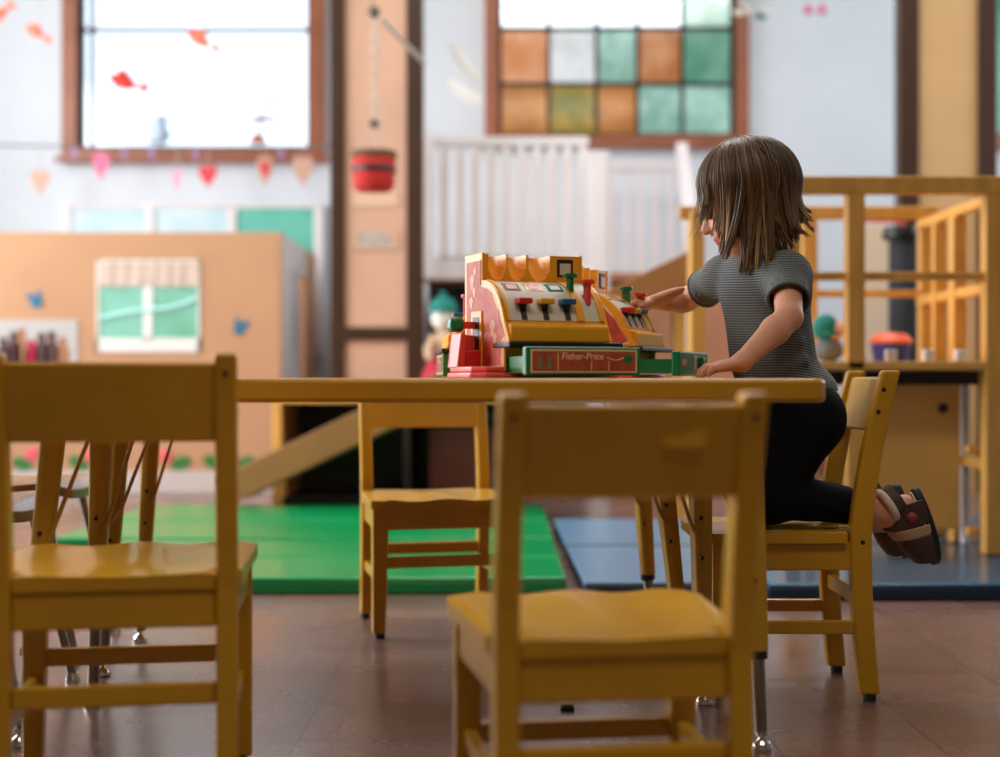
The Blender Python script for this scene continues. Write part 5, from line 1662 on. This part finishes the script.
HF = Field((-0.32, -0.17, 0.36), (0.06, 0.17, 0.76), 0.003)
HF.ell(hc0, (0.085, 0.073, 0.078), AX, 0.01)
for i in range(58):
    phi = R(50 + (310 - 50) * i / 57)
    pts = lock(phi, -0.004, fall_len(phi) * 0.66, 0.0, np.zeros(3))
    for a_, b_ in zip(pts[3:], pts[4:]): HF.cone(a_, b_, 0.0062, 0.0075, 0.010)
HF.ell(hp(0.088, 0.0, -0.052), (0.055, 0.060, 0.060), AX, sub=True)     # clear the face
hair, hv = HF.build('hair', M['hair'], girl, relax=2)
tone = np.clip(0.10 + 0.25 * np.clip((0.53 - hv[:, 2]) / 0.10, 0, 1) + 0.04 * np.sin(hv[:, 0] * 400), 0, 1)
at = hair.data.attributes.new('tone', 'FLOAT', 'POINT'); at.data.foreach_set('value', tone.astype(np.float32))

mb = MB(); tones = []
NL, NPER = 190, 13
for i in range(NL):
    phi0 = R(20 + 320 * (i + rng.random()) / NL)
    wisp = i % 12 == 0 and False
    back0 = (1 - math.cos(phi0)) / 2
    ln0 = fall_len(phi0) * (0.74 + 0.36 * rng.random())
    jit0 = rng.normal(0, 1, 3) * 0.5
    fl0 = 0.1 * rng.random() if math.cos(phi0) > 0.3 else (0.9 if rng.random() < 0.45 else 0.15) * rng.random() * (1.3 if back0 > 0.45 else 0.8)
    off0 = 0.0045 + 0.0075 * rng.random() ** 1.3
    tw0 = rng.normal(0, 0.22)
    base0 = rng.normal(0.12, 0.08) + (0.12 if rng.random() < 0.2 else 0)
    ends0 = 0.20 + 0.45 * rng.random()
    guide = lock(phi0, off0, ln0, fl0, jit0, None, 10, tw0)
    for q in range(NPER):
        dphi = rng.normal(0, 0.055)
        pts = lock(phi0 + dphi, off0 + rng.normal(0, 0.0012), ln0 * (0.86 + 0.2 * rng.random()), fl0, jit0 + rng.normal(0, 0.12, 3), None, 10, tw0)
        m_ = len(pts)
        pts = [pts[k] + (guide[k] - pts[k]) * (0.55 * max(0, (k / (m_ - 1) - 0.35) / 0.65) ** 1.3) for k in range(m_)]
        r0 = 0.0014 + 0.0013 * rng.random()
        rad = [r0 * min(1, 0.35 + 3 * k / m_) * (1 - 0.72 * max(0, (k / (m_ - 1) - 0.55) / 0.45) ** 1.5) for k in range(m_)]
        mb.tube(pts, rad, 4)
        bt = base0 + rng.normal(0, 0.045) + (0.30 if rng.random() < 0.07 else 0)
        for k in range(m_):
            t_ = k / (m_ - 1)
            v_ = bt + ends0 * max(0, (t_ - 0.55) / 0.45) ** 1.2 + 0.08 * math.exp(-((t_ - 0.22) / 0.12) ** 2)
            tones += [min(1, max(0, v_))] * 4
# thin front wisps blowing past the cheek
for i in range(26):
    phi = R(10 + 26 * rng.random()) * (1 if rng.random() < 0.7 else -1)
    pts = lock(phi, 0.004 + 0.006 * rng.random(), 0.055 + 0.06 * rng.random(), 0.5 * rng.random(), np.array((-0.8 * rng.random(), -0.4, 0.15)) + rng.normal(0, 0.3, 3), R(76), 10, 0.2)
    m_ = len(pts)
    rad = [0.0013 * (1 - 0.7 * k / (m_ - 1)) for k in range(m_)]
    mb.tube(pts, rad, 4)
    for k in range(m_): tones += [0.22 + 0.35 * (k / (m_ - 1)) ** 2] * 4
st_ = mb.build('hair_strands', M['hair'], hair, smooth=180)
at = st_.data.attributes.new('tone', 'FLOAT', 'POINT'); at.data.foreach_set('value', np.array(tones, np.float32))

# ================================================================== LIGHT, SKY, CAMERA
w = bpy.data.worlds.new('sky'); SC.world = w; w.use_nodes = True
nt = w.node_tree; bg = nt.nodes['Background']
bg.inputs['Color'].default_value = (0.75, 0.88, 1.0, 1); bg.inputs['Strength'].default_value = 2.6


def area(name, loc_, size, size_y, rot, energy, col, portal=False):
    l = bpy.data.lights.new(name, 'AREA'); l.shape = 'RECTANGLE'; l.size = size; l.size_y = size_y
    l.energy = energy; l.color = col
    if portal: l.cycles.is_portal = True
    o = bpy.data.objects.new(name, l); COL.objects.link(o); o.location = loc_; o.rotation_euler = rot
    return o


for k, wv in enumerate((W1, W2, W3)):
    area('window_daylight', ((wv[0] + wv[1]) / 2, YB + 0.15, (wv[2] + wv[3]) / 2), wv[1] - wv[0], wv[3] - wv[2], (R(-90), 0, 0), 1, (1, 1, 1), True)
area('window_daylight', (XL - 0.14, (WS[0] + WS[1]) / 2, (WS[2] + WS[3]) / 2), WS[3] - WS[2], WS[1] - WS[0], (0, R(-90), 0), 290, (1.0, 0.985, 0.965))
area('window_daylight', (XR + 0.14, (WR[0] + WR[1]) / 2, (WR[2] + WR[3]) / 2), WR[3] - WR[2], WR[1] - WR[0], (0, R(90), 0), 45, (0.84, 0.93, 1.0))  # unseen right-hand window light, added to brighten the playhouse side
# unseen overhead area lights, added as fill without any fixtures
area('ceiling_lamp', (0.9, 4.9, ZC - 0.05), 2.6, 1.2, (0, 0, 0), 115, (1.0, 0.97, 0.93))
area('ceiling_lamp', (0.4, 0.2, ZC - 0.05), 2.4, 1.0, (0, 0, 0), 52, (1.0, 0.90, 0.76))

cam = bpy.data.cameras.new('camera'); co = bpy.data.objects.new('camera', cam); COL.objects.link(co)
co.location = (0, 0, H); co.rotation_euler = (R(90), 0, 0)
cam.lens = 50; cam.sensor_width = 36; cam.clip_start = 0.05
cam.dof.use_dof = True; cam.dof.focus_distance = 2.5; cam.dof.aperture_fstop = 1.9
SC.camera = co
SC.view_settings.view_transform = 'Standard'; SC.view_settings.look = 'None'
SC.view_settings.exposure = 0.0; SC.view_settings.gamma = 1.0; SC.view_settings.use_curve_mapping = False
SC.cycles.use_denoising = True
SC.cycles.max_bounces = 8
SC.cycles.transparent_max_bounces = 12
